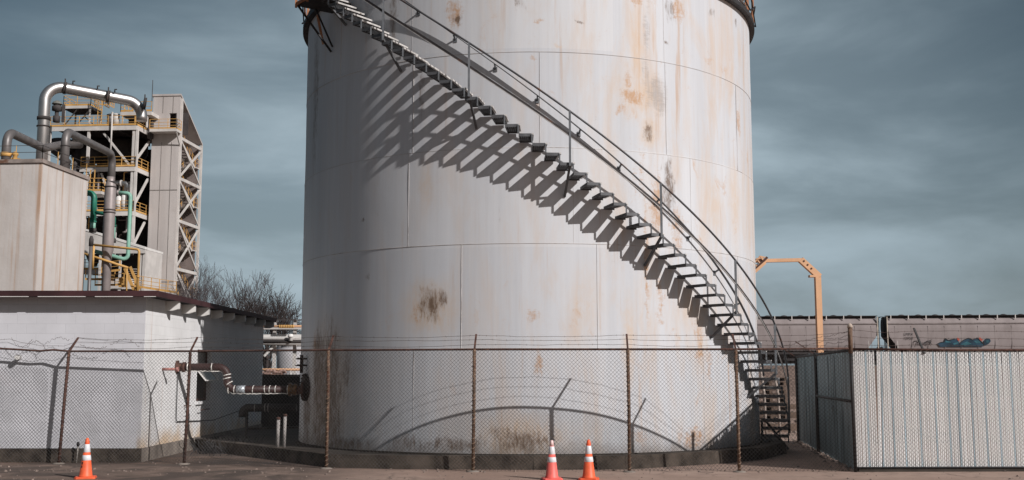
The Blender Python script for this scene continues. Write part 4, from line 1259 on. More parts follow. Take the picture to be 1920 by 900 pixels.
# braces
def pbrace(x0, y0, x1, y1, plane, val, w=.2):
    f_ = PW if plane == 'w' else PU
    mb = MB(); mb.bar(f_(x0, y0, val), f_(x1, y1, val), w, w); mb.build('brace', M['ywhite'], ps)
pbrace(195, 250, 243, 310, 'w', 110.3); pbrace(280, 265, 257, 297, 'u', psU1); pbrace(277, 336, 253, 381, 'u', psU1); pbrace(271, 417, 251, 457, 'u', psU1)
pbrace(107, 300, 150, 252, 'w', 112); pbrace(190, 325, 200, 352, 'w', 110.3)
# dark equipment inside
for k, (px, y0, y1, w_, D) in enumerate(((115, 262, 300, 1.6, 116), (150, 255, 330, 1.1, 117), (172, 280, 312, 1.3, 116), (195, 262, 311, 1.5, 117), (228, 262, 312, 1.5, 116), (190, 326, 392, 1.6, 116), (238, 330, 394, 1.5, 116), (175, 410, 500, 1.5, 117), (225, 408, 500, 1.5, 117), (262, 262, 312, .9, 117), (262, 410, 470, .8, 117))):
    p = PW(px, y1, D); zt = PW(px, y0, D).z
    mb = MB(); mb.lathe((p.x, p.y, p.z), [(w_ * .25, 0), (w_ * .3, .3), (w_ * .95, (zt - p.z) * .45), (w_ * .95, zt - p.z - .2), (w_ * .7, zt - p.z)], 12); mb.build('hopper', M['dark_int'], ps)
mb = MB(); mb.obox(uw(psU0 + 3.2, psW1 - .25, 0), PU_ * (psU1 - psU0 - 4.2), PW_ * .15, Vector((0, 0, zD2 - 2))); mb.obox(uw(psU0 + 1.2, psW1 - .25, zD2 - 2), PU_ * (psU1 - psU0 - 3.2), PW_ * .15, Vector((0, 0, zD1 - zD2 + 1.2))); mb.build('dark_backing', M['dark_int'], ps)  # dark sheet added behind the bays to stand for the dim interior
# small pipework and cable runs hanging in the bays
rnd = random.Random(12)
for k in range(16):
    px = rnd.uniform(165, 250); D = rnd.uniform(110.6, 114); y0 = rnd.choice([322, 345, 405, 420, 440]); y1 = y0 + rnd.uniform(25, 70)
    a, b = PW(px, y0, D), PW(px, y1, D); b = Vector((a.x, a.y, b.z))
    mb = MB(); mb.tube(piped([a + PU_ * rnd.uniform(-1, 1), a, b, b + PU_ * rnd.uniform(-1.5, 1.5)], .2, 4), rnd.choice([.06, .08, .12]), 8)
    mb.build('small_pipe', rnd.choice([M['ywhite'], M['vessel'], M['ywhite'], M['yellow']]), ps)

# upper service platform
up = thing('service_platform', PW(145, 238, 111), 'small yellow railed platform on white legs below the silver duct', 'platform')
U0, U1 = PW(119, 201, 110.6).dot(PU_), PW(170, 200, 110.6).dot(PU_); zP = PW(145, 198, 110.6).z
mb = MB(); mb.obox(uw(U0, 110.6, zP - .35), PU_ * (U1 - U0), PW_ * 2.8, Vector((0, 0, .3)), 1); mb.obox(uw(U0, 110.55, zP - .32), PU_ * (U1 - U0 + .05), PW_ * .05, Vector((0, 0, .3))); mb.build('deck', [M['ywhite'], M['dark_int']], up)
mb = MB(); railing(mb, [uw(U0, 113.3, zP), uw(U0, 110.6, zP), uw(U1, 110.6, zP), uw(U1, 113.3, zP)], 1.1, .06, (1, .66, .33), 1.4, .2); mb.build('railing', M['yellow'], up)
for u, w in ((U0 + .1, 110.7), (U1 - .1, 110.7), (U0 + .1, 113.2), (U1 - .1, 113.2)):
    mb = MB(); mb.obox(uw(u - .07, w - .07, zD1), PU_ * .14, PW_ * .14, Vector((0, 0, zP - .35 - zD1))); mb.build('leg', M['ywhite'], up)
mb = MB(); mb.bar(uw(U0 + .1, 110.7, zD1 + .2), uw(U0 + 1.5, 110.7, zP - .4), .1, .1, 1); mb.bar(uw(U1 - .1, 110.75, zP - .4), uw(U1 - 2.0, 112, zP - 1.6), .1); mb.bar(uw(U0 + 1.2, 113, zP - .6), uw(U1 - .1, 113, zD1 + .3), .1, .1, 1); mb.build('brace', [M['ywhite'], M['dark_int']], up)
# caged ladder
lad = thing('caged_ladder', PW(187, 238, 110.6), 'yellow caged ladder rising beside the small service platform', 'ladder')
lu = PW(184, 200, 110.3).dot(PU_); ztop = PW(190, 178, 110.3).z
mb = MB()
for du in (0, .45): mb.bar(uw(lu + du, 110.3, zD1), uw(lu + du, 110.3, ztop), .06)
z = zD1 + .3
while z < ztop: mb.bar(uw(lu, 110.3, z), uw(lu + .45, 110.3, z), .035); z += .3
mb.build('ladder', M['yellow'], lad)
mb = MB()
for z in (zP - .2, zP + .3, zP + .8, ztop - .1):
    mb.tube([uw(lu + .22 + .45 * math.cos(a), 110.0 - .45 * math.sin(a), z) for a in [i * math.pi / 6 for i in range(7)]], .03, 6)
for i in range(7): 
    a = i * math.pi / 6; mb.bar(uw(lu + .22 + .45 * math.cos(a), 110.0 - .45 * math.sin(a), zP - .2), uw(lu + .22 + .45 * math.cos(a), 110.0 - .45 * math.sin(a), ztop), .03)
mb.build('cage', M['yellow'], lad)
mb = MB(); u2 = PW(194, 190, 110.6).dot(PU_); zz = PW(194, 197, 110.6).z
railing(mb, [uw(u2, 112, zz), uw(u2, 110.6, zz), uw(u2 + .55, 110.6, zz), uw(u2 + .55, 112, zz)], 1.3, .06, (1, .66, .33), .5, .1)
mb.build('landing_guard', M['yellow'], lad)
# right upper deck
rd = thing('upper_deck', PW(255, 240, 112), 'small railed upper deck carrying the right end of the silver duct', 'platform')
U0, U1 = PW(226, 212, 111).dot(PU_), PW(284, 212, 111).dot(PU_); zP = PW(255, 209, 111).z
mb = MB(); mb.obox(uw(U0, 111, zP - .4), PU_ * (U1 - U0), PW_ * 3, Vector((0, 0, .38)), 0); mb.build('deck', M['ywhite'], rd)
mb = MB(); railing(mb, [uw(U0, 113.9, zP), uw(U0, 111, zP), uw(U0 + 1.4, 111, zP)], 1.07, .06, (1, .5), 1.0, .2); railing(mb, [uw(U1 - 1.8, 111, zP), uw(U1, 111, zP)], 1.07, .06, (1, .5), 1.0, .2); mb.build('railing', M['yellow'], rd)
for u in (U0 + .1, U0 + 1.55, U1 - .6):
    mb = MB(); mb.obox(uw(u, 111.1, zD1), PU_ * .16, PW_ * .16, Vector((0, 0, zP - .4 - zD1))); mb.build('leg', M['yellow'] if u < U0 + 2 and u > U0 + 1 else M['ywhite'], rd)
mb = MB(); mb.obox(uw(U0 + .3, 112.4, zD1), PU_ * 2.4, PW_ * 1.2, Vector((0, 0, zP - .5 - zD1))); mb.build('cabinet', M['dark_int'], rd)
# vessels on the main deck
for px, w_, y0, mat_, lab, nm in ((207, .30, 214, M['grey_pipe'], 'grey drum with a dark lid on the top plant deck', 'drum'), (217, .28, 213, M['ywhite'], 'white upright drum on the top plant deck beside the grey one', 'drum')):
    p = PW(px, 237, 111.5); zt = PW(px, y0, 111.5).z
    t_ = thing(nm, (p.x, p.y, zD1), lab, 'drum', 'drums on the top deck')
    mb = MB(); mb.lathe((p.x, p.y, zD1), [(w_ * 1.3, 0), (w_ * 1.3, (zt - zD1) * .9), (w_ * .9, zt - zD1)], 14); mb.build('body', mat_, t_)
    mb = MB(); mb.lathe((p.x, p.y, zt - .25), [(w_ * 1.42, 0), (w_ * 1.42, .18)], 14); mb.build('lid', M['dark_int'] if px == 207 else M['ywhite'], t_)
p = PW(105, 240, 108); t_ = thing('mixer_unit', (p.x, p.y, zD1), 'dark domed mixer drive standing beside the upright silver duct', 'machine')
zt = PW(105, 188, 108).z; hz = zt - zD1
mb = MB(); mb.lathe((p.x, p.y, zD1), [(.35, 0), (.35, hz * .28), (.2, hz * .3), (.2, hz * .5), (.5, hz * .52), (.5, hz * .72), (.36, hz * .74), (.36, hz * .8)], 16); mb.build('drive', M['dark_int'], t_)
mb = MB(); mb.lathe((p.x, p.y, zD1 + hz * .81), [(.52, 0), (.52, .08), (.40, .25), (.12, .42)], 16); mb.build('dome', worn('grey_green_dome', (.17, .17, .15), .6), t_)
mb = MB(); mb.bar((p.x + .7, p.y, zD1), (p.x + .7, p.y, zD1 + hz * .8), .25); mb.build('stand', M['dark_int'], t_)
p = PW(284, 212, 112.4); q = PW(285, 150, 112.4); t_ = thing('antenna_mast', (p.x, p.y, p.z), 'thin dark lightning mast beside the top of the stair tower', 'mast')
mb = MB(); mb.tube([p - Vector((0, 0, 3)), Vector((p.x, p.y, q.z))], [.06, .035], 6); mb.build('rod', M['dark_int'], t_)
mb = MB(); mb.obox(p - Vector((.35, 0, 2.8)), (.5, 0, 0), (0, .5, 0), (0, 0, 2.6)); mb.build('base_box', M['dark_int'], t_)
p = PW(211, 205, 109.7); q = PW(209, 290, 109.7); t_ = thing('vent_pole', (p.x, p.y, q.z), 'thin pale upright pole in front of the plant decks', 'pole')
mb = MB(); mb.tube([Vector((p.x, p.y, zD2 + 1)), Vector((p.x, p.y, PW(211, 212, 109.7).z))], .09, 8); mb.build('pole', M['ywhite'], t_)
mb = MB(); mb.bar(Vector((p.x, p.y, zD2 + 1.3)), Vector((p.x, 110.4 + p.y - p.y, zD2 + 1.3)), .05); 
mb.lathe((p.x, p.y, PW(211, 212, 109.7).z), [(.12, 0), (.12, .1)], 8); mb.build('cap', M['ywhite'], t_)

# small yellow platform by the brown column and pale drums on the lower decks
sp = thing('side_platform', PW(178, 358, 104), 'little yellow railed platform tucked between concrete tower and brown column', 'platform')
u0_, u1_ = PW(160, 358, 104).dot(PU_), PW(190, 360, 104).dot(PU_); zq = PW(178, 358, 104).z
mb = MB(); mb.obox(uw(u0_, 104, zq - .3), PU_ * (u1_ - u0_), PW_ * 2.2, Vector((0, 0, .28))); mb.build('deck', M['ywhite'], sp)
mb = MB(); railing(mb, [uw(u0_, 104, zq), uw(u1_, 104, zq), uw(u1_, 106.1, zq)], 1.3, .065, (1, .66, .33), .7, .2); mb.build('railing', M['yellow'], sp)
mb = MB(); mb.bar(uw(u0_ + .4, 104.1, zq), uw(u0_ + .4, 104.1, zq + 2.2), .08); mb.bar(uw(u0_ + .85, 104.1, zq), uw(u0_ + .85, 104.1, zq + 2.2), .08); mb.build('ladder_rails', M['yellow'], sp)
for k, (px, yb, yt, w_, lab) in enumerate(((222, 394, 368, .34, 'pale upright drum on the third plant deck, left of its pair'), (232, 394, 364, .30, 'pale upright drum on the third plant deck, right of its pair'))):
    p = PW(px, yb, 110.8); zt = PW(px, yt, 110.8).z
    t_ = thing('drum', (p.x, p.y, zD3), lab, 'drum', 'drums on the third deck')
    mb = MB(); mb.lathe((p.x, p.y, zD3), [(w_, 0), (w_, zt - zD3 - .2), (w_ * .6, zt - zD3), (.06, zt - zD3 + .01)], 12); mb.build('body', M['white'], t_)
    mb = MB(); mb.tube([(p.x, p.y, zt - .05), (p.x, p.y, zt + 1.1), (p.x + .5, p.y, zt + 1.3)], .09, 8); mb.build('outlet', M['ywhite'], t_)
hd = thing('header_pipe', PW(240, 345, 110.6), 'bright horizontal header pipe with a rounded end near the pale green pipe', 'pipe')
mb = MB(); mb.tube(piped([PW(214, 343, 110.6), PW(240, 344, 110.6), PW(240, 360, 110.6)], .4, 6), .26, 12); mb.build('pipe', M['silver'], hd)
mb = MB(); mb.lathe(PW(226, 343.5, 110.6), [(.34, 0), (.34, .15)], 12, axis=PU_); mb.build('flange', M['ywhite'], hd)
# green pipes
g1 = [PW(150, 362, 101), PW(177, 362, 101), PW(177, 416, 101)]
t_ = thing('green_pipe', g1[-1], 'thick dark green pipe bending down with a branch to its right', 'pipe')
g1[2] = Vector((g1[1].x, g1[1].y, g1[2].z))
mb = MB(); mb.tube(piped(g1, .55, 8), .29, 16); mb.build('riser', M['green'], t_)
b_ = [PW(178, 398, 101), PW(214, 404, 101), PW(214, 424, 101)]; b_[2] = Vector((b_[1].x, b_[1].y, b_[2].z))
mb = MB(); mb.tube(piped(b_, .5, 8), .19, 14); mb.build('branch', M['green'], t_)
for p, q, r_ in ((g1[2], PW(175, 433, 101), .26), (b_[2], PW(213, 452, 101), .20)):
    mb = MB(); mb.tube([p, Vector((p.x, p.y, q.z))], r_, 14); mb.build('lower_leg', M['palegreen'], t_)
    mb = MB(); mb.lathe((p.x, p.y, p.z - .05), [(r_ + .08, 0), (r_ + .08, .14)], 14); mb.build('flange', M['green'], t_)
    mb = MB(); mb.lathe((p.x, p.y, q.z - .15), [(r_ + .08, 0), (r_ + .08, .4)], 14); mb.build('coupling', M['dark_int'], t_)
h1 = [PW(219, 361, 100), PW(245, 363, 100), PW(241, 488, 100), PW(225, 481, 99.5), PW(178, 471, 99)]
h1[2] = Vector((h1[1].x, h1[1].y, h1[2].z))
t_ = thing('pale_green_pipe', h1[2], 'slim pale green pipe dropping in front of the structure and turning left', 'pipe')
mb = MB(); mb.tube(piped(h1[:3] + [h1[4]], .42, 8), .19, 14); mb.build('pipe', M['palegreen'], t_)
mb = MB(); mb.lathe(h1[0], [(.27, 0), (.27, .25)], 14, axis=(h1[1] - h1[0])); mb.build('flange', M['vessel'], t_)
# yellow pipes
y1 = [PW(176, 459, 97), PW(261, 468, 97), PW(259, 560, 97)]; y1[2] = Vector((y1[1].x, y1[1].y, y1[2].z))
t_ = thing('yellow_pipe', y1[0], 'yellow pipe crossing level then dropping beside the white shed', 'pipe')
mb = MB(); mb.tube(piped(y1, .25, 5), .115, 10); mb.tube([y1[0], y1[0] - Vector((0, 0, 2.2))], .1, 8); mb.build('pipe', M['yellow'], t_)
mb = MB(); mb.lathe((y1[2].x, y1[2].y, PW(259, 520, 97).z), [(.17, 0), (.17, .12)], 10); mb.build('flange', M['yellow'], t_)
t_ = thing('yellow_pipe', PW(160, 477, 97.5), 'sloping yellow pipe below the level yellow one', 'pipe')
mb = MB(); mb.tube([PW(150, 473, 97.5), PW(240, 502, 97.5)], .115, 10); mb.build('pipe', M['yellow'], t_)
mb = MB(); mb.tube([PW(238, 501, 97.5), PW(237, 560, 97.5)], .08, 8); mb.build('support', M['yellow'], t_)
p = PW(171, 455, 92); t_ = thing('standpipe', (p.x, p.y, 0), 'grey steel standpipe in front of the green pipes, above the roof', 'pipe')
mb = MB(); mb.tube([(p.x, p.y, 0), (p.x, p.y, p.z)], .15, 12); mb.build('pipe', M['grey_pipe'], t_)
mb = MB(); mb.lathe((p.x, p.y, p.z - .3), [(.2, 0), (.2, .6), (.1, .9)], 12); mb.build('head', M['dark_int'], t_)
# white roofed shed
sh = thing('equipment_shed', PW(225, 545, 106), 'open shed with a sloping white roof in the foot of the steel plant', 'shed')
U0, U1 = PW(185, 460, 105).dot(PU_), PW(272, 464, 105).dot(PU_); z0_, z1_ = PW(225, 464, 105).z, PW(225, 428, 105).z
mb = MB(); mb.hexa([uw(U0 - 1.5, 105, z1_ - .2), uw(U1, 105, z0_ - .2), uw(U1, 109.6, z0_ - .2), uw(U0 - 1.5, 109.6, z1_ - .2), uw(U0 - 1.5, 105, z1_), uw(U1, 105, z0_), uw(U1, 109.6, z0_), uw(U0 - 1.5, 109.6, z1_)]); mb.build('roof', M['white'], sh)
mb = MB(); mb.prism([uw(U0 - 1.5, 105.05, z0_ - .6), uw(U1, 105.05, z0_ - .6), uw(U1, 105.05, z0_ - .22), uw(U0 - 1.5, 105.05, z1_ - .22)], PW_ * .1); mb.obox(uw(U1 - .3, 105.2, 0), PU_ * .3, PW_ * 4.2, Vector((0, 0, z0_ - .25))); mb.build('wall', M['ywhite'], sh)
mb = MB(); mb.obox(uw(U0 - 1.5, 109.3, 0), PU_ * (U1 - U0 + 1.1), PW_ * .2, Vector((0, 0, z0_ - .3))); mb.build('back_wall', M['dark_int'], sh)  # coloured dark to stand for the shade under the roof
for k in range(3):
    mb = MB(); u = U0 + (U1 - U0) * k / 2.3; mb.obox(uw(u, 105.2, 0), PU_ * .2, PW_ * .2, Vector((0, 0, z0_ - .62))); mb.build('post', M['ywhite'], sh)
# low yellow stair and guard rails by the shed
ls = thing('yellow_access_stair', PW(245, 545, 99), 'yellow guard rails and short stair at the foot of the steel plant', 'staircase')
z5 = PW(225, 533, 99).z
mb = MB()
for a, b in (((178, 536), (215, 536)), ((215, 536), (232, 534)), ((252, 538), (330, 550))):
    p, q = PW(*a, 99), PW(*b, 99); railing(mb, [p, q], 1.1, .06, (1, .66, .33), .9, .2)
for a, b in (((190, 512), (225, 508)), ((160, 525), (215, 527))):
    p, q = PW(*a, 99.5), PW(*b, 99.5); railing(mb, [p, q], 1.0, .055, (1, .5), .9, .2)
mb.build('railing', M['yellow'], ls)
mb = MB()
for k in range(9):
    p = PW(236 + k * 1.6, 505 + k * 4.2, 100); mb.obox(p, PU_ * 1.0, PW_ * .3, Vector((0, 0, .06)))
mb.build('steps', worn('grey_steps', (.4, .37, .34), .7), ls)
mb = MB(); mb.bar(PW(234, 503, 99.9), PW(252, 546, 99.9), .06, .3); mb.bar(PW(244, 500, 99.9), PW(262, 543, 99.9), .06, .25); mb.build('stringer', M['yellow'], ls)
mb = MB(); mb.obox(PW(222, 538, 100.5), PU_ * .5, PW_ * .5, Vector((0, 0, .9))); mb.obox(PW(200, 542, 102), PU_ * 2.4, PW_ * .8, Vector((0, 0, 1.0)), 1); mb.build('pump_skid', [M['yellow'], M['ywhite']], ls)

# ------------------------------------------------------------------ far plant: stair tower
TW0 = 113.0
tU0, tU1 = PW(288, 181, TW0).dot(PU_), PW(339, 179, TW0).dot(PU_)
zT = PW(312, 180, TW0).z
tr_ = PU(378, 273, tU1); TW1, zTr = tr_.dot(PW_), tr_.z
stw = thing('stair_tower', uw((tU0 + tU1) / 2, (TW0 + TW1) / 2, 0), 'tall grey clad stair tower with slanted top and open braced side', 'tower')
mb = MB()
du0, du1 = PW(317, 230, TW0).dot(PU_), PW(331, 230, TW0).dot(PU_); zd1 = PW(324, 212, TW0).z; zd0 = PW(324, 246, TW0).z
t2 = Vector((0, 0, 1))
def wallp(u0, u1, z0, z1): mb.obox(uw(u0, TW0, z0), PU_ * (u1 - u0), PW_ * .25, t2 * (z1 - z0))
wallp(tU0, tU1, 0, zd0); wallp(tU0, du0, zd0, zd1); wallp(du1, tU1, zd0, zd1); wallp(tU0, tU1, zd1, zT)
mb.prism([uw(tU0, TW0 + .25, 0), uw(tU0, TW1, 0), uw(tU0, TW1, zTr), uw(tU0, TW0 + .25, zT)], PU_ * .15)
clad = mb.build('cladding', M['clad'], stw)
mb = MB()
for f_ in (.36, .73): 
    for (za, zb) in ((0, zd0 - 1.2), (zd1 + .02, zT)):
        u = tU0 + (tU1 - tU0) * f_; mb.obox(uw(u, TW0 - .03, za), PU_ * .05, PW_ * .03, t2 * (zb - za))
for py in (357, 529): 
    z = PW(305, py, TW0).z; mb.obox(uw(tU0, TW0 - .035, z), PU_ * (tU1 - tU0), PW_ * .035, t2 * .08)
mb.build('cladding_joint', M['clad_seam'], clad)
mb = MB(); mb.obox(uw(du0 - .4, TW0 + 1.4, zd0 - .1), PU_ * 2, PW_ * .1, t2 * 2.5); mb.build('doorway_backing', M['dark_int'], stw)  # dark sheet behind the door hole stands for the unlit inside
mb = MB(); mb.prism([uw(tU0 + .16, TW1 - .3, 0), uw(tU1 - .25, TW1 - .3, 0), uw(tU1 - .25, TW1 - .3, zTr - .1), uw(tU0 + .16, TW1 - .3, zTr - .1)], PW_ * .1); mb.build('rear_cladding', worn('brown_rear_sheet', (.16, .13, .12), .8, 0, .3, .6), stw)
mb = MB()                                      # roof slope
mb.hexa([uw(tU0 - .1, TW0 - .1, zT), uw(tU1 + .1, TW0 - .1, zT), uw(tU1 + .1, TW1 + .1, zTr), uw(tU0 - .1, TW1 + .1, zTr), uw(tU0 - .1, TW0 - .1, zT + .2), uw(tU1 + .1, TW0 - .1, zT + .2), uw(tU1 + .1, TW1 + .1, zTr + .2), uw(tU0 - .1, TW1 + .1, zTr + .2)])
mb.build('roof', M['clad'], stw)
lev = [PU(338.6, 259, tU1).z, PU(332.7, 333, tU1).z, PU(328.7, 412, tU1).z, PU(326, 503, tU1).z]
lev.append(lev[-1] - (lev[-2] - lev[-1])); lev.append(0)
for w in (TW0 + .42, TW1):
    mb = MB(); mb.obox(uw(tU1 - .12, w - .12, 0), PU_ * .24, PW_ * .24, t2 * ((zT - .2) if w < TW0 + 1 else zTr)); mb.build('corner_column', M['ywhite'], stw)
mb = MB(); mb.obox(uw(tU0 + .2, TW1 - .12, 0), PU_ * .24, PW_ * .24, t2 * zTr); mb.build('corner_column', M['ywhite'], stw)
for z in lev[:-1]:
    mb = MB(); mb.bar(uw(tU1, TW0 + .4, z), uw(tU1, TW1, z), .2, .34); mb.bar(uw(tU0 + .3, TW1, z), uw(tU1, TW1, z), .2, .34); mb.build('tie_beam', M['ywhite'], stw)
for i in range(len(lev) - 1):
    a, b = lev[i], lev[i + 1]
    for (za, zb) in ((a - .2, b + .2), (b + .2, a - .2)):
        mb = MB(); mb.bar(uw(tU1, TW0 + .5, za), uw(tU1, TW1 - .1, zb), .14, .2); mb.build('cross_brace', M['ywhite'], stw)
    # two flights per storey with their landings
    h = a - b
    for (w0, z0_, w1, z1_, u) in ((TW0 + 1.3, a - .1, TW1 - 1.2, a - h * .5, tU1 - 1.1), (TW1 - 1.2, a - h * .5, TW0 + 1.3, b, tU0 + .6)):
        mb = MB()
        n = 9
        for k in range(n):
            p = uw(u, w0 + (w1 - w0) * k / n, z0_ + (z1_ - z0_) * k / n); mb.obox(p, PU_ * .8, PW_ * .25, t2 * .05)
        mb.build('flight', M['dark_int'], stw)
        mb = MB()
        for du in (0, .85): mb.bar(uw(u + du, w0, z0_ - .1), uw(u + du, w1, z1_ - .1), .06, .28)
        mb.build('stringer', M['ywhite'], stw)
        mb = MB(); railing(mb, [uw(u + .85, w0, z0_), uw(u + .85, w1, z1_)], 1.0, .05, (1, .5), .9, 0); mb.build('stair_rail', M['yellow'], stw)
    mb = MB(); mb.obox(uw(tU0 + .4, TW1 - 1.2, a - h * .5 - .1), PU_ * (tU1 - tU0 - .5), PW_ * 1.1, t2 * .1); mb.obox(uw(tU0 + .4, TW0 + .35, b - .1), PU_ * (tU1 - tU0 - .6), PW_ * 1.0, t2 * .1); mb.build('landing', M['ywhite'], stw)
    mb = MB(); railing(mb, [uw(tU1 - .2, TW1 - 1.2, a - h * .5), uw(tU1 - .2, TW1 - .1, a - h * .5)], 1.0, .05, (1, .5), .8, 0); mb.build('landing_rail', M['yellow'], stw)
# balcony at the door
mb = MB()
bz = zd0
bu0 = PW(280, 250, TW0 - 1.3).dot(PU_); bu1 = PW(331, 250, TW0 - 1.3).dot(PU_)
mb.obox(uw(bu0, TW0 - 1.3, bz - .3), PU_ * (bu1 - bu0), PW_ * 1.28, t2 * .3)
bal = mb.build('balcony', M['ywhite'], stw)
mb = MB(); railing(mb, [uw(bu0, TW0 - 1.28, bz), uw(bu1, TW0 - 1.28, bz), uw(bu1, TW0 - .05, bz)], 1.07, .05, (1, .66, .33), 1.1, .15); mb.build('railing', M['yellow'], bal)
mb = MB(); mb.bar(uw(bu1 - .1, TW0 - 1.2, bz - .3), uw(bu1 - .1, TW0, bz - 1.6), .12); mb.build('bracket', M['ywhite'], bal)

# ------------------------------------------------------------------ bare trees
def tree(px, py_top, Y, lean, spread, seed, label, dens=1.0, base_py=None):
    rnd = random.Random(seed)
    top = at(px, py_top, Y)
    H = top.z
    base = Vector((top.x - lean * H * .5, Y, 0))
    t_ = thing('bare_tree', base, label, 'tree', 'bare trees behind the pump house')
    trunk, crown = MB(), MB()
    def grow(p, d, L, r, lv):
        n = 4 if lv < 3 else 3
        pts = [p]; q = p.copy(); dd = d.copy()
        for k in range(n):
            dd = (dd + Vector((rnd.gauss(0, .13), rnd.gauss(0, .13), rnd.gauss(0.03, .09)))).normalized()
            q = q + dd * L / n; pts.append(q.copy())
        r1 = max(.007, r * (.62 if lv < 5 else .4)); r = max(r, .009)
        (trunk if lv < 2 else crown).tube(pts, [r + (r1 - r) * k / n for k in range(n + 1)], 6 if lv < 2 else 3, smooth=True, caps=False)
        if lv >= 6 or L < .16: return
        nb = (4 if lv < 1 else 3)
        for b in range(nb):
            f_ = 1.0 if b == 0 else rnd.uniform(.45, 1.0)
            k = min(n - 1, int(f_ * n)); s = pts[k].lerp(pts[k + 1], f_ * n - k) if k < n and f_ < 1 else pts[-1]
            ax = Vector((rnd.gauss(0, 1), rnd.gauss(0, 1), rnd.gauss(0, 1))); ax = (ax - dd * ax.dot(dd)).normalized()
            ang = rnd.uniform(.25, .75) * spread * (.6 if b == 0 else 1.0)
            nd = (dd * math.cos(ang) + ax * math.sin(ang) + Vector((0, 0, .10))).normalized()
            grow(s, nd, L * rnd.uniform(.66, .86), r1 * (.9 if b == 0 else .72), lv + 1)
    grow(base, Vector((lean, 0, 1)).normalized(), H * .27, H * .022, 0)
    zm = max(v.z for v in crown.v); sc = H / zm          # bring the grown height to the measured one
    for m_ in (trunk, crown):
        m_.v = [base + (v - base) * sc for v in m_.v]
    trunk.build('trunk', M['bark'], t_)
    crown.build('crown', M['twig'] if dens < 1 else M['bark'], t_)
tree(379, 472, 98, -.05, 1.0, 11, 'tall hazy bare tree right against the stair tower', .8)
tree(412, 496, 92, .12, .9, 5, 'pale bare tree next to the tall one, leaning slightly right', .8)
tree(440, 502, 80, .22, .8, 23, 'bare tree with a long straight limb slanting up to the right', .9)
tree(466, 512, 76, .0, 1.0, 31, 'bare tree with a narrow upright crown in the middle of the row', .9)
tree(492, 518, 68, -.15, 1.05, 41, 'dark bare tree with a crooked trunk bent to the left', 1)
tree(511, 532, 66, .10, .98, 52, 'dark spreading bare tree nearest the white tank', 1)

# ------------------------------------------------------------------ pipe rack and small tank in the gap
Yg = 48
pr = thing('pipe_rack', at(530, 700, Yg), 'steel pipe rack with railings and pipes in the gap between building and tank', 'pipe rack')
def gx(px): return at(px, 650, Yg).x
def gz(py): return at(530, py, Yg).z
x0, x1 = gx(440), gx(640)
for px in (470, 514, 552, 600):
    mb = MB(); mb.box((gx(px) - .07, Yg, 0), (gx(px) + .07, Yg + .14, gz(600))); mb.build('post', M['ywhite'], pr)
for py, h, m_ in ((600, .05, 'dark_int'), (611, .07, 'dark_int'), (615, .12, 'ywhite'), (632, .22, 'white')):
    mb = MB(); mb.box((x0, Yg - .09, gz(py) - h / 2), (x1, Yg - .012, gz(py) + h / 2)); mb.build('beam', M[m_], pr)
for py, r_, m_ in ((612.5, .05, 'gantry'), (636.5, .07, 'ywhite'), (640.5, .09, 'dark_int'), (645, .06, 'ywhite')):
    mb = MB(); mb.tube([(x0, Yg - .3 - r_, gz(py)), (x1, Yg - .3 - r_, gz(py))], r_, 8); mb.build('pipe', M[m_], pr)
mb = MB(); mb.lathe((gx(549), Yg - .55, gz(634)), [(.07, 0), (.12, .03), (.12, .12), (.07, .15)], 10); mb.tube([(gx(549), Yg - .5, gz(640)), (gx(549), Yg - .5, gz(627))], .09, 8); mb.build('valve', M['white'], pr)
mb = MB()
for k in range(9): 
    x = gx(527 + k * 3.2); mb.tube([(x, Yg - .45, gz(616)), (x, Yg - .45, gz(610))], .035, 6)
mb.build('valve_row', M['yellow'], pr)
mb = MB(); mb.bar((gx(498), Yg - .2, gz(668)), (gx(521), Yg - .2, gz(643)), .1, .1); mb.build('brace', M['white'], pr)
yp = thing('yellow_pipe', (x0, 46, gz(692)), 'horizontal tan pipe low in the gap beside the white tank', 'pipe')
p, q = at(430, 693, 46), at(620, 693, 46)
mb = MB(); mb.tube([p, q], .055, 10); mb.build('pipe', M['gantry'], yp)
mb = MB(); mb.tube([at(545, 693, 46), Vector((at(545, 693, 46).x, 46, 0))], .04, 8); mb.build('support', M['ywhite'], yp)
sm = thing('small_storage_tank', at(548, 720, 50), 'small pale grey cylindrical tank behind the pipe rack in the gap', 'tank')
c_ = at(551, 690, 51.5); z_ = at(551, 645, 50).z
mb = MB(); mb.lathe((c_.x, c_.y, 0), [(.80, 0), (.80, z_), (.4, z_ + .12), (.05, z_ + .16)], 28); mb.build('shell', worn('pale_grey_tank', (.40, .39, .40), .6, 0, .12, 1.5, rust=.1, rscale=1.5), sm)
mb = MB(); mb.lathe((c_.x, c_.y, z_ - .06), [(.83, 0), (.83, .06)], 28); mb.build('rim', M['ywhite'], sm)
cw = thing('containment_barrier', at(520, 760, 36), 'low black wall in shadow behind the wrapped pipe', 'wall')
a_, b_ = at(440, 780, 36), at(600, 780, 36); zt = at(520, 705, 36).z
mb = MB(); mb.box((a_.x, 36, 0), (b_.x, 36.25, zt)); mb.build('wall', worn('shadow_black_wall', (.03, .028, .028), .95, 0, .3, 2), cw)  # near-black colour stands in for the deep shadow on this wall
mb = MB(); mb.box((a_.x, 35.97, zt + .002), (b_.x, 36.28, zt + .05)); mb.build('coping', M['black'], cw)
br_ = thing('brick_pile', at(510, 700, 44), 'pile of pinkish bricks behind the low black wall', 'bricks')
rnd = random.Random(4); mb = MB()
bz0 = at(505, 706, 43).z
p0 = at(496, 700, 43)
mb.box((p0.x - .2, 43, 0), (p0.x + .75, 43.5, bz0))
for k in range(40):
    x = p0.x + rnd.uniform(-.15, .65); z = bz0 + rnd.uniform(0, .22); y = 43 + rnd.uniform(0, .3); mb.obox((x, y, z), (.2, rnd.uniform(-.04, .04), 0), (0, .1, 0), (0, 0, .07))
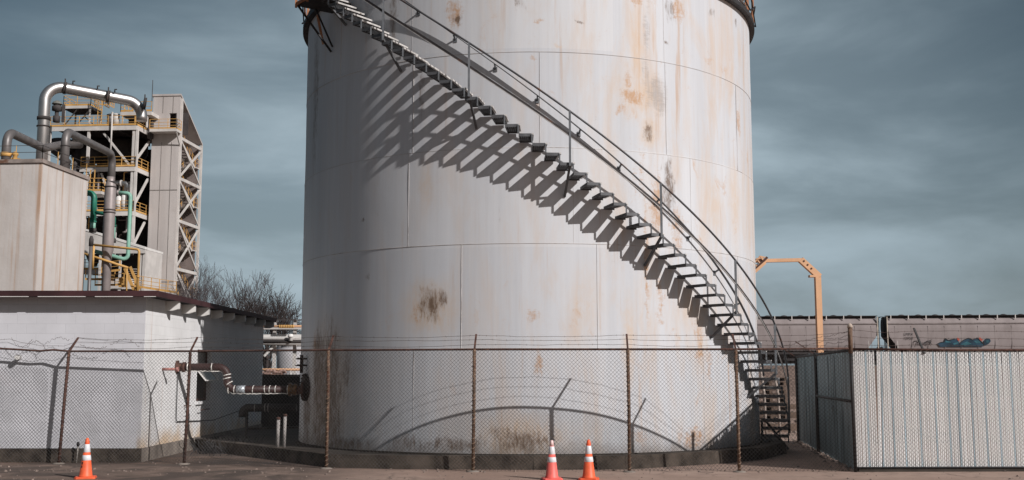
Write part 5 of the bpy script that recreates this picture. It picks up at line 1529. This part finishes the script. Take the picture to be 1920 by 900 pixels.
mb.build('bricks', M['brick'], br_)

# ------------------------------------------------------------------ orange loading gantry
gt = thing('orange_gantry', at(1534, 700, 70), 'faded orange steel gantry frame standing behind the tank on the right', 'gantry')
YG = 70
def G(px, py): return at(px, py, YG)
lx = G(1535, 580).x
mb = MB(); hw = .18
tz = G(1533, 516).z
mb.box((lx - hw, YG - .2, 0), (lx + hw, YG + .2, tz)); mb.build('leg', M['gantry'], gt)
mb = MB()
def gbar(a, b, w, h, m=0): mb.bar(a, b, w, h, m)
gbar(G(1536, 519), G(1501, 487), .36, .38); gt_d = mb.build('knee', M['gantry'], gt)
for k in range(3):
    mb = MB(); p = G(1506 + k * 7, 490 + k * 7); mb.tube([p - Vector((0, .19, 0)), p - Vector((0, .21, 0))], .06, 8)
    mb.build('bolt', M['rust'], gt_d)
mb = MB(); gbar(G(1505, 487.5), G(1396, 489.5), .34, .22); mb.build('beam', M['gantry'], gt)
mb = MB(); mb.box((lx - .55, YG - .22, tz - .14), (lx - hw - .002, YG + .22, tz)); 
mb.build('gusset', M['gantry'], gt)
mb = MB()
for (a, b, c, d, w) in ((1437, 483, 1408, 512, .14), (1432, 494, 1405, 518, .18), (1424, 481, 1434, 495, .10), (1418, 488, 1428, 499, .08), (1424, 481, 1412, 494, .08), (1412, 494, 1421, 505, .08), (1430, 484, 1416, 486, .07), (1436, 484, 1422, 481, .07), (1415, 500, 1427, 487, .06)):
    gbar(G(a, b) - Vector((0, .25, 0)), G(c, d) - Vector((0, .25, 0)), w, w, 1 if w in (.14, .06) else 0)
mb.build('lattice_arm', [M['gantry'], M['rust']], gt)
l2 = G(1390, 580).x
mb = MB(); mb.box((l2 - hw, YG - .2, 0), (l2 + hw, YG + .2, G(1396, 489).z)); mb.build('leg', M['gantry'], gt)

# ------------------------------------------------------------------ freight cars on the embankment
def freight(A, B, label, marks):
    """covered hopper car from A to B (bottom corners of the near side)"""
    L = (B - A).length; d = (B - A).normalized(); nb = Vector((-d.y, d.x, 0)); W = 3.1
    r = thing('freight_car', A.lerp(B, .5) + nb * W / 2 - Vector((0, 0, 1.35)), label, 'freight car', 'freight cars on the embankment')
    up_ = Vector((0, 0, 1)); Hs = 2.95
    def P(s, n, z): return A + d * s + nb * n + up_ * z
    e = 1.0                                    # end overhang of the sheets
    prof = [(.0, 0.0), (-.06, .5), (-.09, 1.2), (-.08, 2.0), (-.03, 2.45), (.12, 2.8), (.35, Hs)]
    mb = MB()
    for i in range(len(prof) - 1):
        for side in (0, 1):
            n0, z0 = prof[i]; n1, z1 = prof[i + 1]
            q0, q1 = (n0, n1) if side == 0 else (W - n0, W - n1)
            # lower corners are cut back where the end slopes tuck under
            def cut(z): return 1.0 * max(0, (1.35 - z) / 1.35)
            mb.face([P(e + cut(z0), q0, z0), P(L - e - cut(z0), q0, z0), P(L - e - cut(z1), q1, z1), P(e + cut(z1), q1, z1)], 0, True)
    mb.face([P(e, .35, Hs), P(L - e, .35, Hs), P(L - e, W - .35, Hs), P(e, W - .35, Hs)])
    mb.build('body', M['freight'], r)
    mb = MB()                                  # ends: sloping sheets
    for s0, s1 in ((e, e + 1.0), (L - e, L - e - 1.0)):
        mb.face([P(s0 + .0, prof[3][0], 1.35), P(s0, W - prof[3][0], 1.35), P(s0, W - .35, Hs), P(s0, .35, Hs)])
        mb.face([P(s1, 0, 0), P(s1, W, 0), P(s0, W, 1.35), P(s0, 0, 1.35)])
        mb.face([P(s0, .0, 1.35), P(s0, -.08, 2.0), P(s0, .12, 2.8), P(s0, .35, Hs)])
    mb.build('end_sheet', M['freight_dark'], r)  # darker than the sides, standing for the shaded car ends
    mb = MB()
    k = e + .6
    while k < L - e:
        mb.bar(P(k, -.082, .05), P(k, -.082, 2.2), .04, .02); k += 1.45
    mb.bar(P(e, -.08, 2.42), P(L - e, -.08, 2.42), .05, .10)
    mb.build('side_posts', worn('dusty_post', (.27, .232, .225), .8), r)
    mb = MB()
    mb.box((0, 0, 0), (0, 0, 0)) if False else None
    mb.obox(P(e - .1, .02, Hs + .16), d * (L - 2 * e + .2), nb * .75, up_ * .05); mb.obox(P(e, .32, Hs + .001), d * (L - 2 * e), nb * 2.4, up_ * .14)
    mb.build('running_board', M['freight_dark'], r)
    mb = MB(); k = e + .3
    while k < L - e:
        mb.bar(P(k, .0, Hs - .14), P(k, .0, Hs + .22), .08, .06); k += 1.55
    mb.build('board_brackets', M['ywhite'], r)
    k = e + 1.5
    while k < L - e - 1:
        mb = MB(); mb.lathe(P(k, 1.2, Hs + .14), [(.3, 0), (.3, .14), (.1, .2)], 10); k += 1.5
        mb.build('hatch', M['freight_dark'], r)
    for s in (e, L - e):
        sg = 1 if s == e else -1
        mb = MB()
        mb.bar(P(s - sg * .05, -.05, -.5), P(s - sg * .05, -.05, Hs + .1), .09, .09, 0)
        mb.bar(P(s + sg * .8, -.05, -.5), P(s + sg * .8, -.05, 1.0), .05, .05, 1)
        mb.build('corner_post', [worn('pale_post', (.46, .40, .33), .7), M['ywhite']], r)
        mb = MB()
        for q in (0.12, .55): mb.bar(P(s - sg * .75, q, -.4), P(s - sg * .75, q, Hs), .05)
        for q in range(8): mb.bar(P(s - sg * .75, .12, -.2 + q * .4), P(s - sg * .75, .55, -.2 + q * .4), .04)
        mb.tube([P(s - sg * .75, .12, Hs), P(s - sg * .5, .12, Hs + .1), P(s, .12, Hs + .05)], .03, 6)
        mb.build('end_ladder', M['black'], r)
        mb = MB(); mb.obox(P(s - sg * 1.0 if sg > 0 else s, .1, -.75), d * 1.0, nb * (W - .2), up_ * .3)
        mb.lathe(P(s - sg * .5, W / 2, -.4), [(.25, 0), (.25, .7)], 10); mb.bar(P(s - sg * .9, W / 2, -.2), P(s - sg * 1.05, W / 2, -.2), .3)
        mb.bar(P(s - sg * .85, .4, -.5), P(s - sg * .85, .4, .55), .08); mb.bar(P(s - sg * .4, .3, -.5), P(s - sg * .55, .3, .35), .06)
        mb.build('end_platform', M['freight_dark'], r)
    mb = MB()
    mb.obox(P(e, .15, -.35), d * (L - 2 * e), nb * .2, up_ * .34); mb.obox(P(e, .9, -1.2), d * (L - 2 * e), nb * 1.3, up_ * 1.19)
    for k in range(3):
        s = e + 2.2 + k * (L - 2 * e - 4.4) / 2
        mb.prism([P(s - 1.4, .5, -.02), P(s + 1.4, .5, -.02), P(s + .4, .5, -.95), P(s - .4, .5, -.95)], nb * 2.1)
    mb.build('underframe', M['freight_dark'], r)
    for s in (e + .9, L - e - .9):
        mb = MB()
        for dx in (-.85, .85):
            mb.lathe(P(s + dx, .35, -.92), [(.42, 0), (.45, .02), (.42, .12)], 18, axis=nb)
        mb.obox(P(s - 1.1, .28, -1.0), d * 2.2, nb * .15, up_ * .3); mb.build('bogie', M['freight_dark'], r)
    if marks:
        mb = MB()
        text_mesh(mb, marks[0], .34, P(marks[2], -.13, 1.32), d, up_)
        text_mesh(mb, marks[1], .34, P(marks[2] - .05, -.13, .96), d, up_)
        mb.build('reporting_marks', M['ink'], r)
    return r, P
DZ = 3.86
def fc(px, Y): p = at(px, 655, Y); return Vector((p.x, Y, DZ))
A1, B1 = fc(1300, 101.2), fc(1667, 99.2)
r1, P1 = freight(A1, B1, 'grey hopper freight car partly hidden behind the tank and the orange gantry', None)
A2, B2 = fc(1645, 99.3), fc(2010, 97.2)
r2, P2 = freight(A2, B2, 'grey hopper freight car with blue graffiti above the white slatted fence', ('LMFX', '12958', 2.35))
# graffiti
def s_of(px): return (fc(px, 98.5).x - A2.x) / ((B2 - A2).normalized().x)
def zg(py): return at(1800, py, 98.5).z - DZ
def blob(mb, pts, off, m): mb.face([P2(s_of(x), -.115 - off, zg(y)) for x, y in pts][::-1], m)
mb = MB()
for pts in ([(1758, 645), (1770, 641), (1773, 634), (1778, 638), (1790, 635), (1796, 638), (1800, 650), (1763, 650)],
            [(1798, 644), (1806, 637), (1815, 633.5), (1822, 637), (1830, 633), (1836, 639), (1842, 645), (1840, 650), (1797, 650)],
            [(1841, 640), (1846, 634.5), (1852, 635), (1854, 640), (1850, 645), (1843, 648)]):
    blob(mb, pts, 0, 0)
for pts in ([(1774, 639), (1784, 641), (1782, 643), (1772, 642)], [(1800, 646), (1812, 640), (1820, 645), (1808, 648)], [(1786, 644), (1796, 641), (1796, 644), (1788, 647)], [(1824, 640), (1832, 638), (1836, 643), (1828, 644)], [(1845, 639), (1850, 637), (1850, 642), (1846, 643)]):
    blob(mb, pts, .012, 1)
for pts in ([(1795, 632.5), (1799, 636), (1797, 640), (1794, 637)], [(1834, 632), (1840, 637), (1837, 640), (1833, 636)]):
    blob(mb, pts, .02, 2)
def scribble(pts, w=.045):
    q = [P2(s_of(x), -.13, zg(y)) for x, y in pts]
    for i in range(len(q) - 1): mb.bar(q[i], q[i + 1], .012, w, 3)
scribble([(1716, 648), (1715.5, 642), (1718, 639), (1724, 639), (1724, 642)]); scribble([(1721, 648), (1722, 642), (1726, 641), (1725, 647)]); scribble([(1728, 641), (1728, 646), (1732, 646), (1732, 641)])
scribble([(1734, 647), (1735, 642), (1738, 641), (1736, 645), (1740, 646)]); scribble([(1741, 638), (1741, 647)]); scribble([(1739, 641), (1749, 637)]); scribble([(1744, 646), (1748, 640), (1744, 641), (1749, 646)])
scribble([(1758, 645), (1764, 642), (1771, 641), (1773, 634.5), (1778, 638), (1790, 635.5)], .06); scribble([(1798, 644), (1806, 637.5), (1815, 634), (1822, 637.5), (1830, 633.5), (1842, 646)], .06)
mb.build('graffiti', [M['spray_blue'], M['spray_teal'], M['spray_red'], M['ink']], r2)

# ------------------------------------------------------------------ clutter seen through the gap behind the stair
rnd = random.Random(9)
for i, (px, py, Y, L, rot, lab) in enumerate(((1462, 785, 34, 3.2, .12, 'long weathered timber on the dirt behind the stair, nearest the stair'), (1470, 752, 44, 4.0, -.05, 'weathered timber on the dirt behind the stair, between the other two'), (1476, 735, 55, 5.0, .08, 'weathered timber on the dirt behind the stair, farthest back'))):
    g = at(px, py, Y)
    mb = MB(); c = Vector((g.x, Y, .12)); e = Vector((math.cos(rot), math.sin(rot), 0)) * L / 2
    mb.bar(c - e, c + e, .26, .24)
    tag(mb.build('timber_beam', M['timber'], origin=c), lab, 'timber', 'timbers behind the stair')
pal = thing('pallet_stack', at(1445, 720, 40), 'stack of old wooden pallets seen through the open stair treads', 'pallets')
c = at(1446, 740, 40)
for k in range(11):
    mb = MB(); z = k * .15; jx = rnd.gauss(0, .03)
    for q in range(6): mb.box((c.x - .6 + jx, 40 + q * .2, z + .11), (c.x + .6 + jx, 40.12 + q * .2, z + .135))
    for q in (-.58, -.05, .48): mb.box((c.x + q + jx, 40, z), (c.x + q + .1 + jx, 41.15, z + .108))
    mb.build('pallet', M['timber'], pal)
for i, (px, lab) in enumerate(((1436, 'pale bent upright pipe behind the stair, left one'), (1462, 'pale upright pipe behind the stair, right one'))):
    p = at(px, 790, 31)
    mb = MB(); mb.tube([(p.x, 31, 0), (p.x - .02, 31, 1.2), (p.x - .12, 31, 2.05 - .25 * i)], .035, 8)
    tag(mb.build('upright_pipe', worn('pale_peeling_pipe' + str(i), (.38, .32, .28), .8, 0, .3, 6, rust=.25), origin=(p.x, 31, 0)), lab, 'pipe')

# dead brush by the building corner
bp = on_ground(420, 846)
bush = thing('dead_bush', (bp.x, bp.y, 0), 'black tangle of dead brush on the shaded dirt at the foot of the white wall', 'bush')
mb = MB(); rnd = random.Random(2)
for k in range(420):
    p = bp + Vector((rnd.gauss(0, .28), rnd.gauss(0, .5), 0)); q = p.copy(); d_ = Vector((rnd.gauss(0, .6), rnd.gauss(0, .6), 1)).normalized(); pts = [q.copy()]
    for s in range(3):
        d_ = (d_ + Vector((rnd.gauss(0, .4), rnd.gauss(0, .4), rnd.gauss(0, .3)))).normalized(); q = q + d_ * rnd.uniform(.06, .15); pts.append(q.copy())
    mb.tube(pts, .008, 3, smooth=False, caps=False)
mb.build('stems', M['black'], bush)
